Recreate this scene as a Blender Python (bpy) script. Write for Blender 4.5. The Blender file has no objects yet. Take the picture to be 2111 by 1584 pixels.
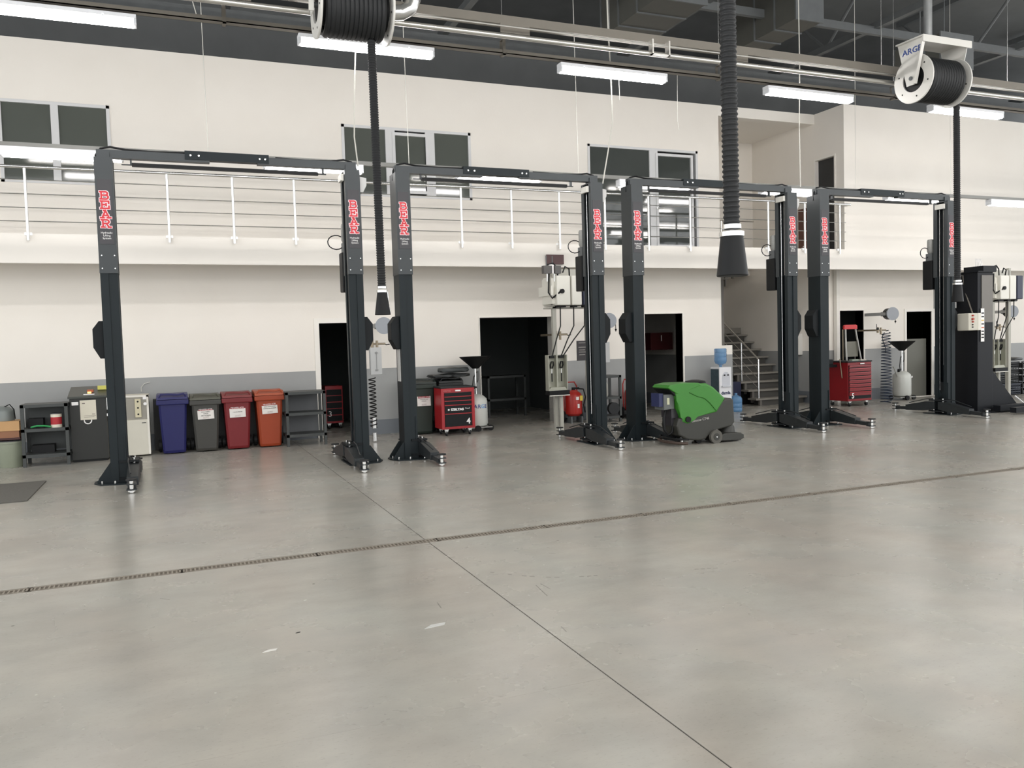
import bpy, bmesh, math, random
from mathutils import Vector, Matrix
random.seed(4)
C = bpy.context.scene.collection
SC = bpy.context.scene
PI = math.pi

# ------------------------------------------------------------------ camera, world, exposure
YAW, PITCH, ROLL, FPX = math.radians(22.24), math.radians(2.96), math.radians(-1.657), 1707.0
fw = Vector((math.sin(YAW)*math.cos(PITCH), math.cos(YAW)*math.cos(PITCH), -math.sin(PITCH)))
r0 = Vector((math.cos(YAW), -math.sin(YAW), 0)); u0 = r0.cross(fw)
rt = r0*math.cos(ROLL) + u0*math.sin(ROLL); up = -r0*math.sin(ROLL) + u0*math.cos(ROLL)
cd = bpy.data.cameras.new('camera'); cam = bpy.data.objects.new('camera', cd); C.objects.link(cam)
cd.sensor_width = 36; cd.lens = FPX/2111*36; cd.clip_start = .05; cd.clip_end = 200
m = Matrix.Identity(4)
for i in range(3):
    m[i][0], m[i][1], m[i][2] = rt[i], up[i], -fw[i]
m[2][3] = 1.65
cam.matrix_world = m
SC.camera = cam
W = bpy.data.worlds.new('world'); SC.world = W; W.use_nodes = True
W.node_tree.nodes['Background'].inputs[0].default_value = (.96, .98, 1.0, 1)
SC.view_settings.view_transform = 'Standard'; SC.view_settings.look = 'None'
SC.view_settings.gamma = 1; SC.view_settings.use_curve_mapping = False
SC.view_settings.exposure = 0.0
SC.cycles.use_denoising = True
SC.cycles.max_bounces = 8
TUBE, TUBE_LOW, TUBE_HALL, SKY = 34.0, 17.0, 52.0, 2.2     # emission of the ceiling tubes, the low bay tubes and the tubes in the rest of the hall

W.node_tree.nodes['Background'].inputs[1].default_value = SKY

# ------------------------------------------------------------------ materials
def dk(c, k=.67): return tuple(int(v*k) for v in c)
def lin(c):
    return tuple((x/255/12.92 if x/255 <= .04045 else ((x/255+.055)/1.055)**2.4) for x in c)
MATS = {}
def mat(name, rgb, rough=.5, metal=0., var=0., scale=6., bump=0., alpha=1., spec=.5, emit=0., trans=0., coat=0.):
    if name in MATS: return MATS[name]
    mt = bpy.data.materials.new(name); mt.use_nodes = True; MATS[name] = mt
    nt = mt.node_tree; b = nt.nodes['Principled BSDF']; c = lin(rgb)
    b.inputs['Base Color'].default_value = (*c, 1); b.inputs['Roughness'].default_value = rough
    b.inputs['Metallic'].default_value = metal; b.inputs['Alpha'].default_value = alpha
    b.inputs['Specular IOR Level'].default_value = spec
    b.inputs['Transmission Weight'].default_value = trans
    b.inputs['Coat Weight'].default_value = coat
    if emit:
        b.inputs['Emission Color'].default_value = (*c, 1); b.inputs['Emission Strength'].default_value = emit
    if var or bump:
        tc = nt.nodes.new('ShaderNodeTexCoord'); n = nt.nodes.new('ShaderNodeTexNoise')
        n.inputs['Scale'].default_value = scale; n.inputs['Detail'].default_value = 5
        nt.links.new(tc.outputs['Object'], n.inputs['Vector'])
        if var:
            mx = nt.nodes.new('ShaderNodeMix'); mx.data_type = 'RGBA'
            mx.inputs[6].default_value = (*[x*(1-var) for x in c], 1)
            mx.inputs[7].default_value = (*[min(1, x*(1+var)) for x in c], 1)
            nt.links.new(n.outputs['Fac'], mx.inputs[0]); nt.links.new(mx.outputs[2], b.inputs['Base Color'])
        if bump:
            bp = nt.nodes.new('ShaderNodeBump'); bp.inputs['Strength'].default_value = bump
            bp.inputs['Distance'].default_value = .01
            nt.links.new(n.outputs['Fac'], bp.inputs['Height']); nt.links.new(bp.outputs[0], b.inputs['Normal'])
    return mt

def wall_material():
    """white plaster above, painted grey dado below 1.22 m, darker skirting paint under 0.27 m"""
    mt = bpy.data.materials.new('plaster_with_grey_dado'); mt.use_nodes = True
    nt = mt.node_tree; b = nt.nodes['Principled BSDF']
    g = nt.nodes.new('ShaderNodeNewGeometry'); s = nt.nodes.new('ShaderNodeSeparateXYZ')
    nt.links.new(g.outputs['Position'], s.inputs[0])
    n = nt.nodes.new('ShaderNodeTexNoise'); n.inputs['Scale'].default_value = 1.3; n.inputs['Detail'].default_value = 6
    nt.links.new(g.outputs['Position'], n.inputs['Vector'])
    def mixc(fac, a, c):
        mx = nt.nodes.new('ShaderNodeMix'); mx.data_type = 'RGBA'
        nt.links.new(fac, mx.inputs[0])
        for i, v in ((6, a), (7, c)):
            if isinstance(v, tuple): mx.inputs[i].default_value = (*lin(v), 1)
            else: nt.links.new(v, mx.inputs[i])
        return mx.outputs[2]
    def gt(v):
        q = nt.nodes.new('ShaderNodeMath'); q.operation = 'GREATER_THAN'; q.inputs[1].default_value = v
        nt.links.new(s.outputs['Z'], q.inputs[0]); return q.outputs[0]
    white = mixc(n.outputs['Fac'], (228, 222, 213), (236, 231, 223))
    grey = mixc(n.outputs['Fac'], (144, 145, 144), (162, 163, 161))
    skirt = mixc(n.outputs['Fac'], (104, 109, 114), (118, 122, 127))
    low = mixc(gt(.27), skirt, grey)
    nt.links.new(mixc(gt(1.22), low, white), b.inputs['Base Color'])
    q = nt.nodes.new('ShaderNodeMath'); q.operation = 'MULTIPLY_ADD'
    nt.links.new(gt(1.22), q.inputs[0]); q.inputs[1].default_value = .35; q.inputs[2].default_value = .4
    nt.links.new(q.outputs[0], b.inputs['Roughness'])
    b.inputs['Specular IOR Level'].default_value = .35
    bp = nt.nodes.new('ShaderNodeBump'); bp.inputs['Strength'].default_value = .08; bp.inputs['Distance'].default_value = .01
    n2 = nt.nodes.new('ShaderNodeTexNoise'); n2.inputs['Scale'].default_value = 30
    nt.links.new(g.outputs['Position'], n2.inputs['Vector'])
    nt.links.new(n2.outputs['Fac'], bp.inputs['Height']); nt.links.new(bp.outputs[0], b.inputs['Normal'])
    return mt

def floor_material():
    mt = bpy.data.materials.new('power_floated_concrete'); mt.use_nodes = True
    nt = mt.node_tree; b = nt.nodes['Principled BSDF']
    g = nt.nodes.new('ShaderNodeNewGeometry')
    def noise(sc, det, stretch=(1, 1, 1), rough=.55):
        mp = nt.nodes.new('ShaderNodeMapping'); mp.inputs['Scale'].default_value = stretch
        nt.links.new(g.outputs['Position'], mp.inputs[0])
        n = nt.nodes.new('ShaderNodeTexNoise'); n.inputs['Scale'].default_value = sc
        n.inputs['Detail'].default_value = det; n.inputs['Roughness'].default_value = rough
        nt.links.new(mp.outputs[0], n.inputs['Vector']); return n.outputs['Fac']
    def ramp(f, a, c, ca, cb):
        r = nt.nodes.new('ShaderNodeValToRGB'); e = r.color_ramp.elements
        e[0].position, e[1].position = a, c; e[0].color, e[1].color = (*ca, 1), (*cb, 1)
        nt.links.new(f, r.inputs[0]); return r.outputs[0]
    def mix(f, a, c, mode='MIX'):
        mx = nt.nodes.new('ShaderNodeMix'); mx.data_type = 'RGBA'; mx.blend_type = mode
        if isinstance(f, float): mx.inputs[0].default_value = f
        else: nt.links.new(f, mx.inputs[0])
        nt.links.new(a, mx.inputs[6]); nt.links.new(c, mx.inputs[7]); return mx.outputs[2]
    big = ramp(noise(.55, 4), .35, .68, lin((160, 156, 148)), lin((178, 175, 167)))
    col = mix(1.0, big, ramp(noise(2.2, 7, (1, 1.8, 1), .6), .25, .8, (.86, .865, .875), (1.08, 1.07, 1.05)), 'MULTIPLY')
    col = mix(1.0, col, ramp(noise(38, 4, (1, 2, 1)), .28, .42, (.88, .88, .88), (1, 1, 1)), 'MULTIPLY')
    col = mix(1.0, col, ramp(noise(.9, 2, (1.6, .7, 1)), .25, .75, (1.0, .965, .94), (.96, 1.0, 1.0)), 'MULTIPLY')
    # small dark pock marks and scuffs
    v = nt.nodes.new('ShaderNodeTexVoronoi'); v.inputs['Scale'].default_value = 1.6
    nt.links.new(g.outputs['Position'], v.inputs['Vector'])
    col = mix(1.0, col, ramp(v.outputs['Distance'], .012, .02, (.45, .44, .42), (1, 1, 1)), 'MULTIPLY')
    nt.links.new(col, b.inputs['Base Color'])
    rr = nt.nodes.new('ShaderNodeMapRange'); rr.inputs[3].default_value = .17; rr.inputs[4].default_value = .36
    nt.links.new(noise(1.2, 5), rr.inputs[0]); nt.links.new(rr.outputs[0], b.inputs['Roughness'])
    b.inputs['Specular IOR Level'].default_value = .42
    bp = nt.nodes.new('ShaderNodeBump'); bp.inputs['Strength'].default_value = .10; bp.inputs['Distance'].default_value = .01
    nt.links.new(noise(9, 6), bp.inputs['Height']); nt.links.new(bp.outputs[0], b.inputs['Normal'])
    return mt

WALL = wall_material(); FLOOR = floor_material()
WHITE = mat('white_plaster', (234, 229, 221), .8, var=.015, scale=2)
CEIL = mat('dark_ceiling_sheet', (112, 114, 114), .8, var=.2, scale=1.5)
STEELD = mat('dark_roof_steel', (104, 107, 108), .6, .3, var=.15)
TRAY = mat('galvanised_tray', (122, 117, 108), .55, .3, var=.1, scale=5)
PIPE = mat('bright_galvanised_pipe', (206, 204, 198), .32, .8)
DRK = mat('dark_room', (74, 78, 78), .8)  # darkness of the unlit rooms put into their wall colour
LIFT = mat('lift_blue_grey_enamel', (31, 38, 41), .5, 0, spec=.22, var=.12, scale=4)
LIFTX = mat('lift_extension_grey', (60, 64, 66), .42, .05, spec=.35, var=.06, scale=4)
LIFTD = mat('lift_shadowed_steel', (28, 31, 33), .6, 0, spec=.2, var=.2)  # darker steel of lock covers, cylinders and carriages
ARM = mat('lift_arm_worn_enamel', (42, 46, 48), .42, .2, var=.3, scale=14)
CHROME = mat('chrome', (225, 225, 222), .18, 1.)
STAIN = mat('stainless_tube', (222, 222, 220), .24, 1.)
BLACK = mat('black_plastic', (20, 21, 22), .5, spec=.25)
RUB = mat('black_rubber', (24, 26, 28), .6, var=.15, scale=20)
SIGN = mat('sign_charcoal', (50, 48, 52), .4)
RED = mat('letter_red', (200, 30, 44), .4)
WHT = mat('print_white', (240, 238, 236), .5)
ALU = mat('window_aluminium', (206, 206, 206), .4)
GLASS = mat('window_glass', (84, 88, 82), .06, alpha=.93, spec=.7)  # reflected hall and curtained rooms put into the nearly opaque grey-green base
DGLASS = mat('window_glass_dark', (66, 70, 67), .05, alpha=.93, spec=.8)
TUBEM = mat('fluorescent_tube', (255, 252, 250), .5, emit=TUBE)
TUBEL = mat('fluorescent_tube_low', (255, 252, 250), .5, emit=TUBE_LOW)
TUBEH = mat('fluorescent_tube_hall', (255, 250, 244), .5, emit=TUBE_HALL)
LAMPW = mat('lamp_housing_white', (236, 238, 242), .4)

# ------------------------------------------------------------------ mesh helpers
class MB:
    def __init__(s): s.bm = bmesh.new()
    def box(s, x0, x1, y0, y1, z0, z1, rz=0, piv=None, bev=0, M=None):
        r = bmesh.ops.create_cube(s.bm, size=1); vs = r['verts']
        mt = Matrix.Translation(((x0+x1)/2, (y0+y1)/2, (z0+z1)/2)) @ Matrix.Diagonal((abs(x1-x0), abs(y1-y0), abs(z1-z0), 1))
        if rz:
            p = Vector(piv) if piv else Vector(((x0+x1)/2, (y0+y1)/2, 0))
            mt = Matrix.Translation(p) @ Matrix.Rotation(rz, 4, 'Z') @ Matrix.Translation(-p) @ mt
        if M: mt = M @ mt
        bmesh.ops.transform(s.bm, matrix=mt, verts=vs)
        if bev:
            es = list({e for v in vs for e in v.link_edges})
            bmesh.ops.bevel(s.bm, geom=es, offset=bev, segments=2, affect='EDGES', profile=.6)
        return s
    def cyl(s, a, b, r, r2=None, n=16, cap=True):
        a, b = Vector(a), Vector(b); d = b-a
        if d.length < 1e-6: return s
        res = bmesh.ops.create_cone(s.bm, cap_ends=cap, segments=n, radius1=r, radius2=r if r2 is None else r2, depth=d.length)
        mt = Matrix.Translation((a+b)/2) @ d.to_track_quat('Z', 'Y').to_matrix().to_4x4()
        bmesh.ops.transform(s.bm, matrix=mt, verts=res['verts']); return s
    def lathe(s, prof, org=(0, 0, 0), axis=(0, 0, 1), n=24):
        M = Matrix.Translation(org) @ Vector(axis).to_track_quat('Z', 'Y').to_matrix().to_4x4()
        rings = []
        for r, z in prof:
            rings.append([s.bm.verts.new(M @ Vector((max(r, 1e-4)*math.cos(2*PI*i/n), max(r, 1e-4)*math.sin(2*PI*i/n), z))) for i in range(n)])
        for a, b in zip(rings, rings[1:]):
            for i in range(n): s.bm.faces.new((a[i], a[(i+1) % n], b[(i+1) % n], b[i]))
        s.bm.faces.new(rings[0][::-1]); s.bm.faces.new(rings[-1]); return s
    def tube(s, pts, r, n=8):
        pts = [Vector(p) for p in pts]; rings = []; prev = None
        for i, p in enumerate(pts):
            t = (pts[min(i+1, len(pts)-1)]-pts[max(i-1, 0)]).normalized()
            if prev is None: q = t.orthogonal().normalized()
            else: q = (prev - t*prev.dot(t)).normalized()
            prev = q; w = t.cross(q)
            rings.append([s.bm.verts.new(p + (q*math.cos(2*PI*k/n) + w*math.sin(2*PI*k/n))*r) for k in range(n)])
        for a, b in zip(rings, rings[1:]):
            for i in range(n): s.bm.faces.new((a[i], a[(i+1) % n], b[(i+1) % n], b[i]))
        s.bm.faces.new(rings[0][::-1]); s.bm.faces.new(rings[-1]); return s
    def prism(s, pts, a, b, plane='xz', bev=0):
        """extrude a 2-D outline; plane 'xz' along y from a to b, 'xy' along z, 'yz' along x"""
        f = {'xz': lambda p, t: (p[0], t, p[1]), 'xy': lambda p, t: (p[0], p[1], t), 'yz': lambda p, t: (t, p[0], p[1])}[plane]
        v0 = [s.bm.verts.new(f(p, a)) for p in pts]; v1 = [s.bm.verts.new(f(p, b)) for p in pts]; n = len(pts)
        fs = [s.bm.faces.new(v0), s.bm.faces.new(v1[::-1])]
        for i in range(n): s.bm.faces.new((v0[i], v1[i], v1[(i+1) % n], v0[(i+1) % n]))
        if bev:
            es = list(set(list(fs[0].edges)+list(fs[1].edges)))
            bmesh.ops.bevel(s.bm, geom=es, offset=bev, segments=3, affect='EDGES', profile=.5)
        return s
    def quad(s, *p):
        s.bm.faces.new([s.bm.verts.new(q) for q in p]); return s
    def build(s, name, material, parent=None, smooth=False, label=None):
        bmesh.ops.recalc_face_normals(s.bm, faces=s.bm.faces)
        me = bpy.data.meshes.new(name); s.bm.to_mesh(me); s.bm.free()
        me.materials.append(material)
        if smooth:
            for p in me.polygons: p.use_smooth = True
            try: me.set_sharp_from_angle(angle=math.radians(40))
            except Exception: pass
        o = bpy.data.objects.new(name, me); C.objects.link(o)
        if parent: o.parent = parent
        if label: o['label'] = label
        return o
def tag(o, label=None, cat=None, group=None, kind=None):
    if label: o['label'] = label
    if cat: o['category'] = cat
    if group: o['group'] = group
    if kind: o['kind'] = kind
    return o
def thing(name, loc, label, cat, group=None, rz=0):
    o = bpy.data.objects.new(name, None); C.objects.link(o); o.location = loc; o.rotation_euler = (0, 0, rz)
    o.empty_display_size = .1
    return tag(o, label, cat, group)
def setting(name, loc=(0, 0, 0)):
    o = bpy.data.objects.new(name, None); C.objects.link(o); o.location = loc; o['kind'] = 'structure'; return o
def copy_tree(o, parent=None):
    c = o.copy(); C.objects.link(c)
    if parent: c.parent = parent
    for ch in list(o.children): copy_tree(ch, c)
    return c
def place(src, loc, label, rz=None):
    c = copy_tree(src); c.location = loc; c['label'] = label
    if rz is not None: c.rotation_euler = (0, 0, rz)
    return c
FLIP = Matrix.Rotation(PI/2, 4, 'X')        # text laid in the xz plane, readable from -y
def text(s, size, loc, material, parent, name='lettering', ext=.0015, rot=None, align='CENTER', xs=1., shear=0., bold=0.):
    cu = bpy.data.curves.new('t', 'FONT'); cu.body = s; cu.size = size; cu.extrude = ext
    cu.align_x = align; cu.align_y = 'CENTER'; cu.resolution_u = 2; cu.shear = shear; cu.offset = bold
    ob = bpy.data.objects.new('t', cu); C.objects.link(ob)
    bpy.context.view_layer.update()
    me = bpy.data.meshes.new_from_object(ob.evaluated_get(bpy.context.evaluated_depsgraph_get()))
    bpy.data.objects.remove(ob); bpy.data.curves.remove(cu)
    me.transform(Matrix.Translation(loc) @ (rot or Matrix.Identity(4)) @ FLIP @ Matrix.Diagonal((xs, 1, 1, 1)))
    me.materials.clear(); me.materials.append(material); me.name = name
    o = bpy.data.objects.new(name, me); C.objects.link(o); o.parent = parent; return o
def arc(cx, cz, r, a0, a1, n=8, rz=1.):
    return [(cx+r*math.cos(a0+(a1-a0)*i/n), cz+rz*r*math.sin(a0+(a1-a0)*i/n)) for i in range(n+1)]
def wall_plate(name, x0, x1, z0, z1, y0, y1, holes, material, axis='y', parent=None, kind='structure'):
    """wall slab in the xz plane (axis y) or the yz plane (axis x) with real rectangular openings"""
    xs = sorted({x0, x1, *[h[0] for h in holes], *[h[1] for h in holes]}); zs = sorted({z0, z1, *[h[2] for h in holes], *[h[3] for h in holes]})
    xs = [x for x in xs if x0 <= x <= x1]; zs = [z for z in zs if z0 <= z <= z1]
    def solid(i, j):
        if i < 0 or j < 0 or i >= len(xs)-1 or j >= len(zs)-1: return False
        cx, cz = (xs[i]+xs[i+1])/2, (zs[j]+zs[j+1])/2
        return not any(h[0] < cx < h[1] and h[2] < cz < h[3] for h in holes)
    b = MB(); V = {}
    def v(x, t, z):
        k = (x, t, z)
        if k not in V: V[k] = b.bm.verts.new((x, t, z) if axis == 'y' else (t, x, z))
        return V[k]
    for i in range(len(xs)-1):
        for j in range(len(zs)-1):
            if not solid(i, j): continue
            a, c, d, e = xs[i], xs[i+1], zs[j], zs[j+1]
            b.bm.faces.new((v(a, y0, d), v(c, y0, d), v(c, y0, e), v(a, y0, e)))
            b.bm.faces.new((v(a, y1, d), v(a, y1, e), v(c, y1, e), v(c, y1, d)))
            if not solid(i-1, j): b.bm.faces.new((v(a, y0, d), v(a, y0, e), v(a, y1, e), v(a, y1, d)))
            if not solid(i+1, j): b.bm.faces.new((v(c, y0, d), v(c, y1, d), v(c, y1, e), v(c, y0, e)))
            if not solid(i, j-1): b.bm.faces.new((v(a, y0, d), v(a, y1, d), v(c, y1, d), v(c, y0, d)))
            if not solid(i, j+1): b.bm.faces.new((v(a, y0, e), v(c, y0, e), v(c, y1, e), v(a, y1, e)))
    o = b.build(name, material, parent)
    if kind: o['kind'] = kind
    return o

# ------------------------------------------------------------------ floor: slabs with saw-cut joints, drain with grating
XL, XR, YB, YF = -10., 27., -9., 22.
D0, D1 = 6.57, 6.70
fl = setting('floor')
for (a, b, c, d) in ((XL, 1.896, YB, 3.499), (XL, 1.896, 3.5, D0), (1.904, XR, YB, D0), (XL, 1.896, D1, YF), (1.904, XR, D1, YF)):
    MB().box(a, b, c, d, -.12, 0).build('slab', FLOOR, fl)
MB().box(XL, XR, YB, YF, -.2, -.1).build('sub_base', mat('joint_dark', (46, 44, 42), .9), fl)
MB().box(1.897, 1.903, YB, D0-.001, -.1, -.003).box(1.897, 1.903, D1+.001, YF, -.1, -.003).build('joint_sealant', mat('joint_seal', (58, 54, 50), .9), fl)
CH = mat('drain_channel_concrete', (104, 98, 90), .8, var=.3, scale=30)
GR = mat('drain_grating_steel', (150, 142, 130), .5, .55, var=.35, scale=9)
MB().box(XL, XR, D0+.012, D1-.012, -.08, -.03).build('drain_silt', mat('silt', (96, 88, 78), .9, var=.3, scale=20), fl)
MB().box(XL, XR, D0, D0+.012, -.1, -.002).box(XL, XR, D1-.012, D1, -.1, -.002).build('drain_edge', CH, fl)
gb = MB()
gb.box(0, .985, 0, .014, -.025, 0).box(0, .985, .092, .106, -.025, 0).box(0, .012, 0, .106, -.025, 0).box(.973, .985, 0, .106, -.025, 0)
for k in range(32):
    gb.box(.02+k*.03, .032+k*.03, .012, .094, -.02, -.002)
gb.box(0, .985, .049, .057, -.024, -.004)
g0 = gb.build('grating', GR, fl); g0.location = (XL, D0+.012, 0)
for k in range(1, 37):
    g = g0.copy(); C.objects.link(g); g.location = (XL+k*1.0, D0+.012, 0)

# ------------------------------------------------------------------ back wall, balcony, stairwell, dark rooms
Y0 = 15.1; Y1 = 15.35
H1, H2 = 3.46, 6.62
doors = [(2.46, 3.18, 0, 2.07), (5.53, 7.09, 0, 2.12), (9.22, 10.16, 0, 2.14)]
wins = [(-2.34, -.76, 4.37, 5.66), (3.0, 5.46, 4.37, 5.64), (7.97, 10.62, 3.46, 5.6)]
wall_plate('wall_back', XL, 11.18, 0, H2, Y0, Y1, doors+wins, WALL)
rdoors = [(14.44, 15.25, 0, 2.14), (16.62, 17.45, 0, 2.09)]
wall_plate('wall_back_right', 13.82, XR, 0, 3.1, Y0, Y1, rdoors, WALL)
wall_plate('wall_upper_right', 13.82, XR, H1, H2, 14.2, 14.45, [], WALL)
MB().box(11.18, 11.46, Y0, Y1, 0, 1.42).build('wall_stub', WALL)['kind'] = 'structure'
# balcony: floor slab with a deep edge beam
MB().box(XL, XR, 14.2, 15.1, 3.25, H1).box(XL, XR, 14.2, 14.32, 3.02, 3.25).build('floor_balcony', WHITE)['kind'] = 'structure'
MB().box(11.18, 13.82, 15.1, 15.4, 3.25, H1).build('floor_landing_edge', WHITE)['kind'] = 'structure'
MB().box(11.18, 13.82, Y0, Y1, 6.40, H2).build('trim_1', WHITE)['kind'] = 'structure'          # beam over the stairwell
wall_plate('wall_stairwell_side', 14.45, 18.9, 3.1, H2, 13.82, 13.98, [(14.48, 15.06, H1, 5.56)], WALL, axis='x')
wall_plate('wall_stairwell_side_low', Y1, 18.9, 0, 3.1, 13.82, 13.98, [], WALL, axis='x')
wall_plate('wall_stairwell_left', Y1, 18.9, 0, H2, 11.02, 11.18, [], WALL, axis='x')
MB().box(11.18, 13.82, 17.3, 17.45, 3.3, H2).build('wall_stairwell_rear', WALL)['kind'] = 'structure'
MB().box(11.18, 13.82, 17.45, 18.9, 3.15, 3.3).build('ceiling_stair_landing', WHITE)['kind'] = 'structure'
MB().box(11.18, 13.82, 18.7, 18.9, 0, 3.3).build('wall_stairwell_back', WALL)['kind'] = 'structure'
MB().box(11.18, 13.82, Y1, 17.3, 6.46, 6.6).build('ceiling_stairwell', WHITE)['kind'] = 'structure'
# rooms behind the openings
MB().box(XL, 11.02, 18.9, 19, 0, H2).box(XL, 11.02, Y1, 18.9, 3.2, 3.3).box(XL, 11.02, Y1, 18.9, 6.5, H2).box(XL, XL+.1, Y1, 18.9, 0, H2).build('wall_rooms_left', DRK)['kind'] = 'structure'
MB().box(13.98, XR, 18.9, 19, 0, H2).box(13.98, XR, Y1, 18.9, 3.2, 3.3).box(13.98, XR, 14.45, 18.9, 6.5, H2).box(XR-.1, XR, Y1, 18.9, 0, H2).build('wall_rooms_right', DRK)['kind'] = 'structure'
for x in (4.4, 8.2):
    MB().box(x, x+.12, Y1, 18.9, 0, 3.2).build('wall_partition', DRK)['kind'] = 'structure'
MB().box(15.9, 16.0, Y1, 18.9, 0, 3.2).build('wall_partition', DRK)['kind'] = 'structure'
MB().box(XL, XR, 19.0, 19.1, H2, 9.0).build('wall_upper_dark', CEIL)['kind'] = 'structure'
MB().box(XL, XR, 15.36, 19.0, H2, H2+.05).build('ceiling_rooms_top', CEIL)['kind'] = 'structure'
# door linings
def door_frame(n, x0, x1, z1, w=.06, dep=.0, m=WHITE):
    d = setting('door_%d' % n)
    MB().box(x0-w, x0, Y0-.02, Y1, 0, z1+w).build('frame_post', m, d)
    MB().box(x1, x1+w, Y0-.02, Y1, 0, z1+w).build('frame_post', m, d)
    MB().box(x0, x1, Y0-.02, Y1, z1, z1+w).build('frame_head', m, d)
    return d
DF = mat('door_frame_white', (232, 228, 220), .5)
d1 = door_frame(1, 2.46, 3.18, 2.07, .09, m=DF)
MB().box(2.455, 2.47, Y0+.05, Y0+.09, .95, 1.1).build('strike_plate', CHROME, d1)
door_frame(2, 5.53, 7.09, 2.12, .02, m=DF)
door_frame(3, 9.22, 10.16, 2.14, .035, m=DF)
door_frame(4, 14.44, 15.25, 2.14, .03, m=DF)
d5 = door_frame(5, 16.62, 17.45, 2.09, .07, m=DF)
MB().box(16.63, 17.44, Y0+.14, Y0+.18, 0, 1.42).build('door_leaf', mat('door_leaf_olive_grey', (112, 112, 104), .6), d5)
MB().box(16.62, 17.6, Y0-.12, Y0-.02, 0, .012).build('threshold', DF, d5)
d6 = setting('door_6')
MB().box(13.8, 13.83, 14.44, 14.48, H1, 5.6).build('frame_post', DF, d6)
MB().box(13.8, 13.83, 15.06, 15.1, H1, 5.6).build('frame_post', DF, d6)
MB().box(13.8, 13.83, 14.48, 15.06, 5.56, 5.6).build('frame_head', DF, d6)
MB().box(13.9, 13.94, 14.48, 15.06, H1, 5.56).build('door_leaf', mat('door_leaf_black', (40, 41, 42), .5), d6)  # black sheet added for the dark interior of the open doorway

# ------------------------------------------------------------------ windows of the upper floor
def window(n, x0, x1, z0, z1, panes, gm):
    w = setting('window_%d' % n)
    f = MB(); y = Y0-.015
    f.box(x0, x0+.05, y, y+.07, z0, z1).box(x1-.05, x1, y, y+.07, z0, z1).box(x0, x1, y, y+.07, z1-.05, z1).box(x0, x1, y, y+.07, z0, z0+.05)
    f.build('window_frame', ALU, w)
    for i, (a, b, c, d, sash) in enumerate(panes):
        MB().box(a, b, y+.03, y+.042, c, d).build('pane', gm, w)
        if i:
            MB().box(panes[i-1][1], a, y+.002, y+.066, z0+.05, z1-.05).build('mullion', ALU, w)
        if sash:
            s = MB(); t = .055
            s.box(a-t, a, y-.012, y+.06, c-t, d+t).box(b, b+t, y-.012, y+.06, c-t, d+t).box(a, b, y-.012, y+.06, d, d+t).box(a, b, y-.012, y+.06, c-t, c)
            s.build('sash_frame', ALU, w)
    return w
window(1, -2.34, -.76, 4.37, 5.66, [(-2.29, -1.61, 4.42, 5.61, 0), (-1.50, -.81, 4.42, 5.61, 0)], GLASS)
window(2, 3.0, 5.46, 4.37, 5.64, [(3.05, 3.80, 4.42, 5.59, 0), (3.98, 4.56, 4.5, 5.5, 1), (4.74, 5.41, 4.42, 5.59, 0)], GLASS)
w3 = window(3, 7.97, 10.62, 3.46, 5.6, [(8.02, 9.42, 3.52, 5.55, 0), (9.62, 10.44, 3.6, 5.45, 1)], DGLASS)
MB().cyl((9.56, Y0-.03, 4.35), (9.56, Y0-.07, 4.35), .012).cyl((9.56, Y0-.07, 4.35), (9.7, Y0-.07, 4.35), .01).build('handle', CHROME, w3)

# ------------------------------------------------------------------ ceiling and roof steel
MB().box(XL, XR, YB, YF, 9.0, 9.15).build('ceiling', CEIL)['kind'] = 'structure'
roof_x = [-6.5, -2.7, 1.1, 4.9, 8.7, 12.5, 16.3, 20.1]
TL = ('beyond the left edge, outermost', 'beyond the left edge, nearest the frame', 'above the first lift', 'above the second lift', 'above the third lift', 'above the stairwell', 'behind the white hose reel', 'beyond the right edge')
for i, x in enumerate(roof_x):
    t = thing('roof_truss', (x, 4, 7.3), 'dark steel roof truss ' + TL[i], 'truss', 'roof trusses')
    b = MB().box(-.06, .06, -12, 11.0, 0, .12); b.build('bottom_chord', STEELD, t)
    MB().box(-.06, .06, -12, 11.0, 1.5, 1.62).build('top_chord', STEELD, t)
    b = MB()
    for k in range(14):
        ya, yb = -11.5+k*1.6, -11.5+(k+1)*1.6
        b.cyl((0, ya, .06 if k % 2 else 1.56), (0, yb, 1.56 if k % 2 else .06), .03, n=8)
    b.build('web_brace', STEELD, t)
for i, y in enumerate((13.2, 14.6, 12.0)):
    tag(MB().box(XL, XR, y, y+.08, 7.0+.1*i, 7.14+.1*i).build('roof_purlin', STEELD), 'long dark purlin ' + ('between the other two, over the wall', 'nearest the white wall', 'farthest in front of the white wall')[i], 'beam', 'purlins over the wall')
def duct(x, y, z, dx, dy, dz, lab):
    t = thing('ventilation_duct', (x, y, z), lab, 'duct')
    MB().box(0, dx, 0, dy, 0, dz).build('casing', mat('duct_grey', (84, 84, 79), .6, .2, var=.1), t)
    b = MB()
    for k in range(4): MB().box(-.02, dx+.02, dy*k/3-.015, dy*k/3+.015, -.02, dz+.02).build('flange', STEELD, t)
    for q in (.08, dx-.08): MB().cyl((q, dy/2, dz), (q, dy/2, 9.0-z), .01, n=6).build('hanger_rod', STEELD, t)
duct(7.2, 11.2, 6.9, .9, 1.8, .7, 'dull grey air duct box under the roof, left of the big black hose top')
duct(9.9, 11.2, 6.9, .55, 1.6, 1.2, 'tall dull grey duct right of the big black hose, near the top edge')
duct(12.5, 10.6, 6.2, .75, 1.0, .55, 'small dull duct box left of the white hose reel near the roof')

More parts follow.
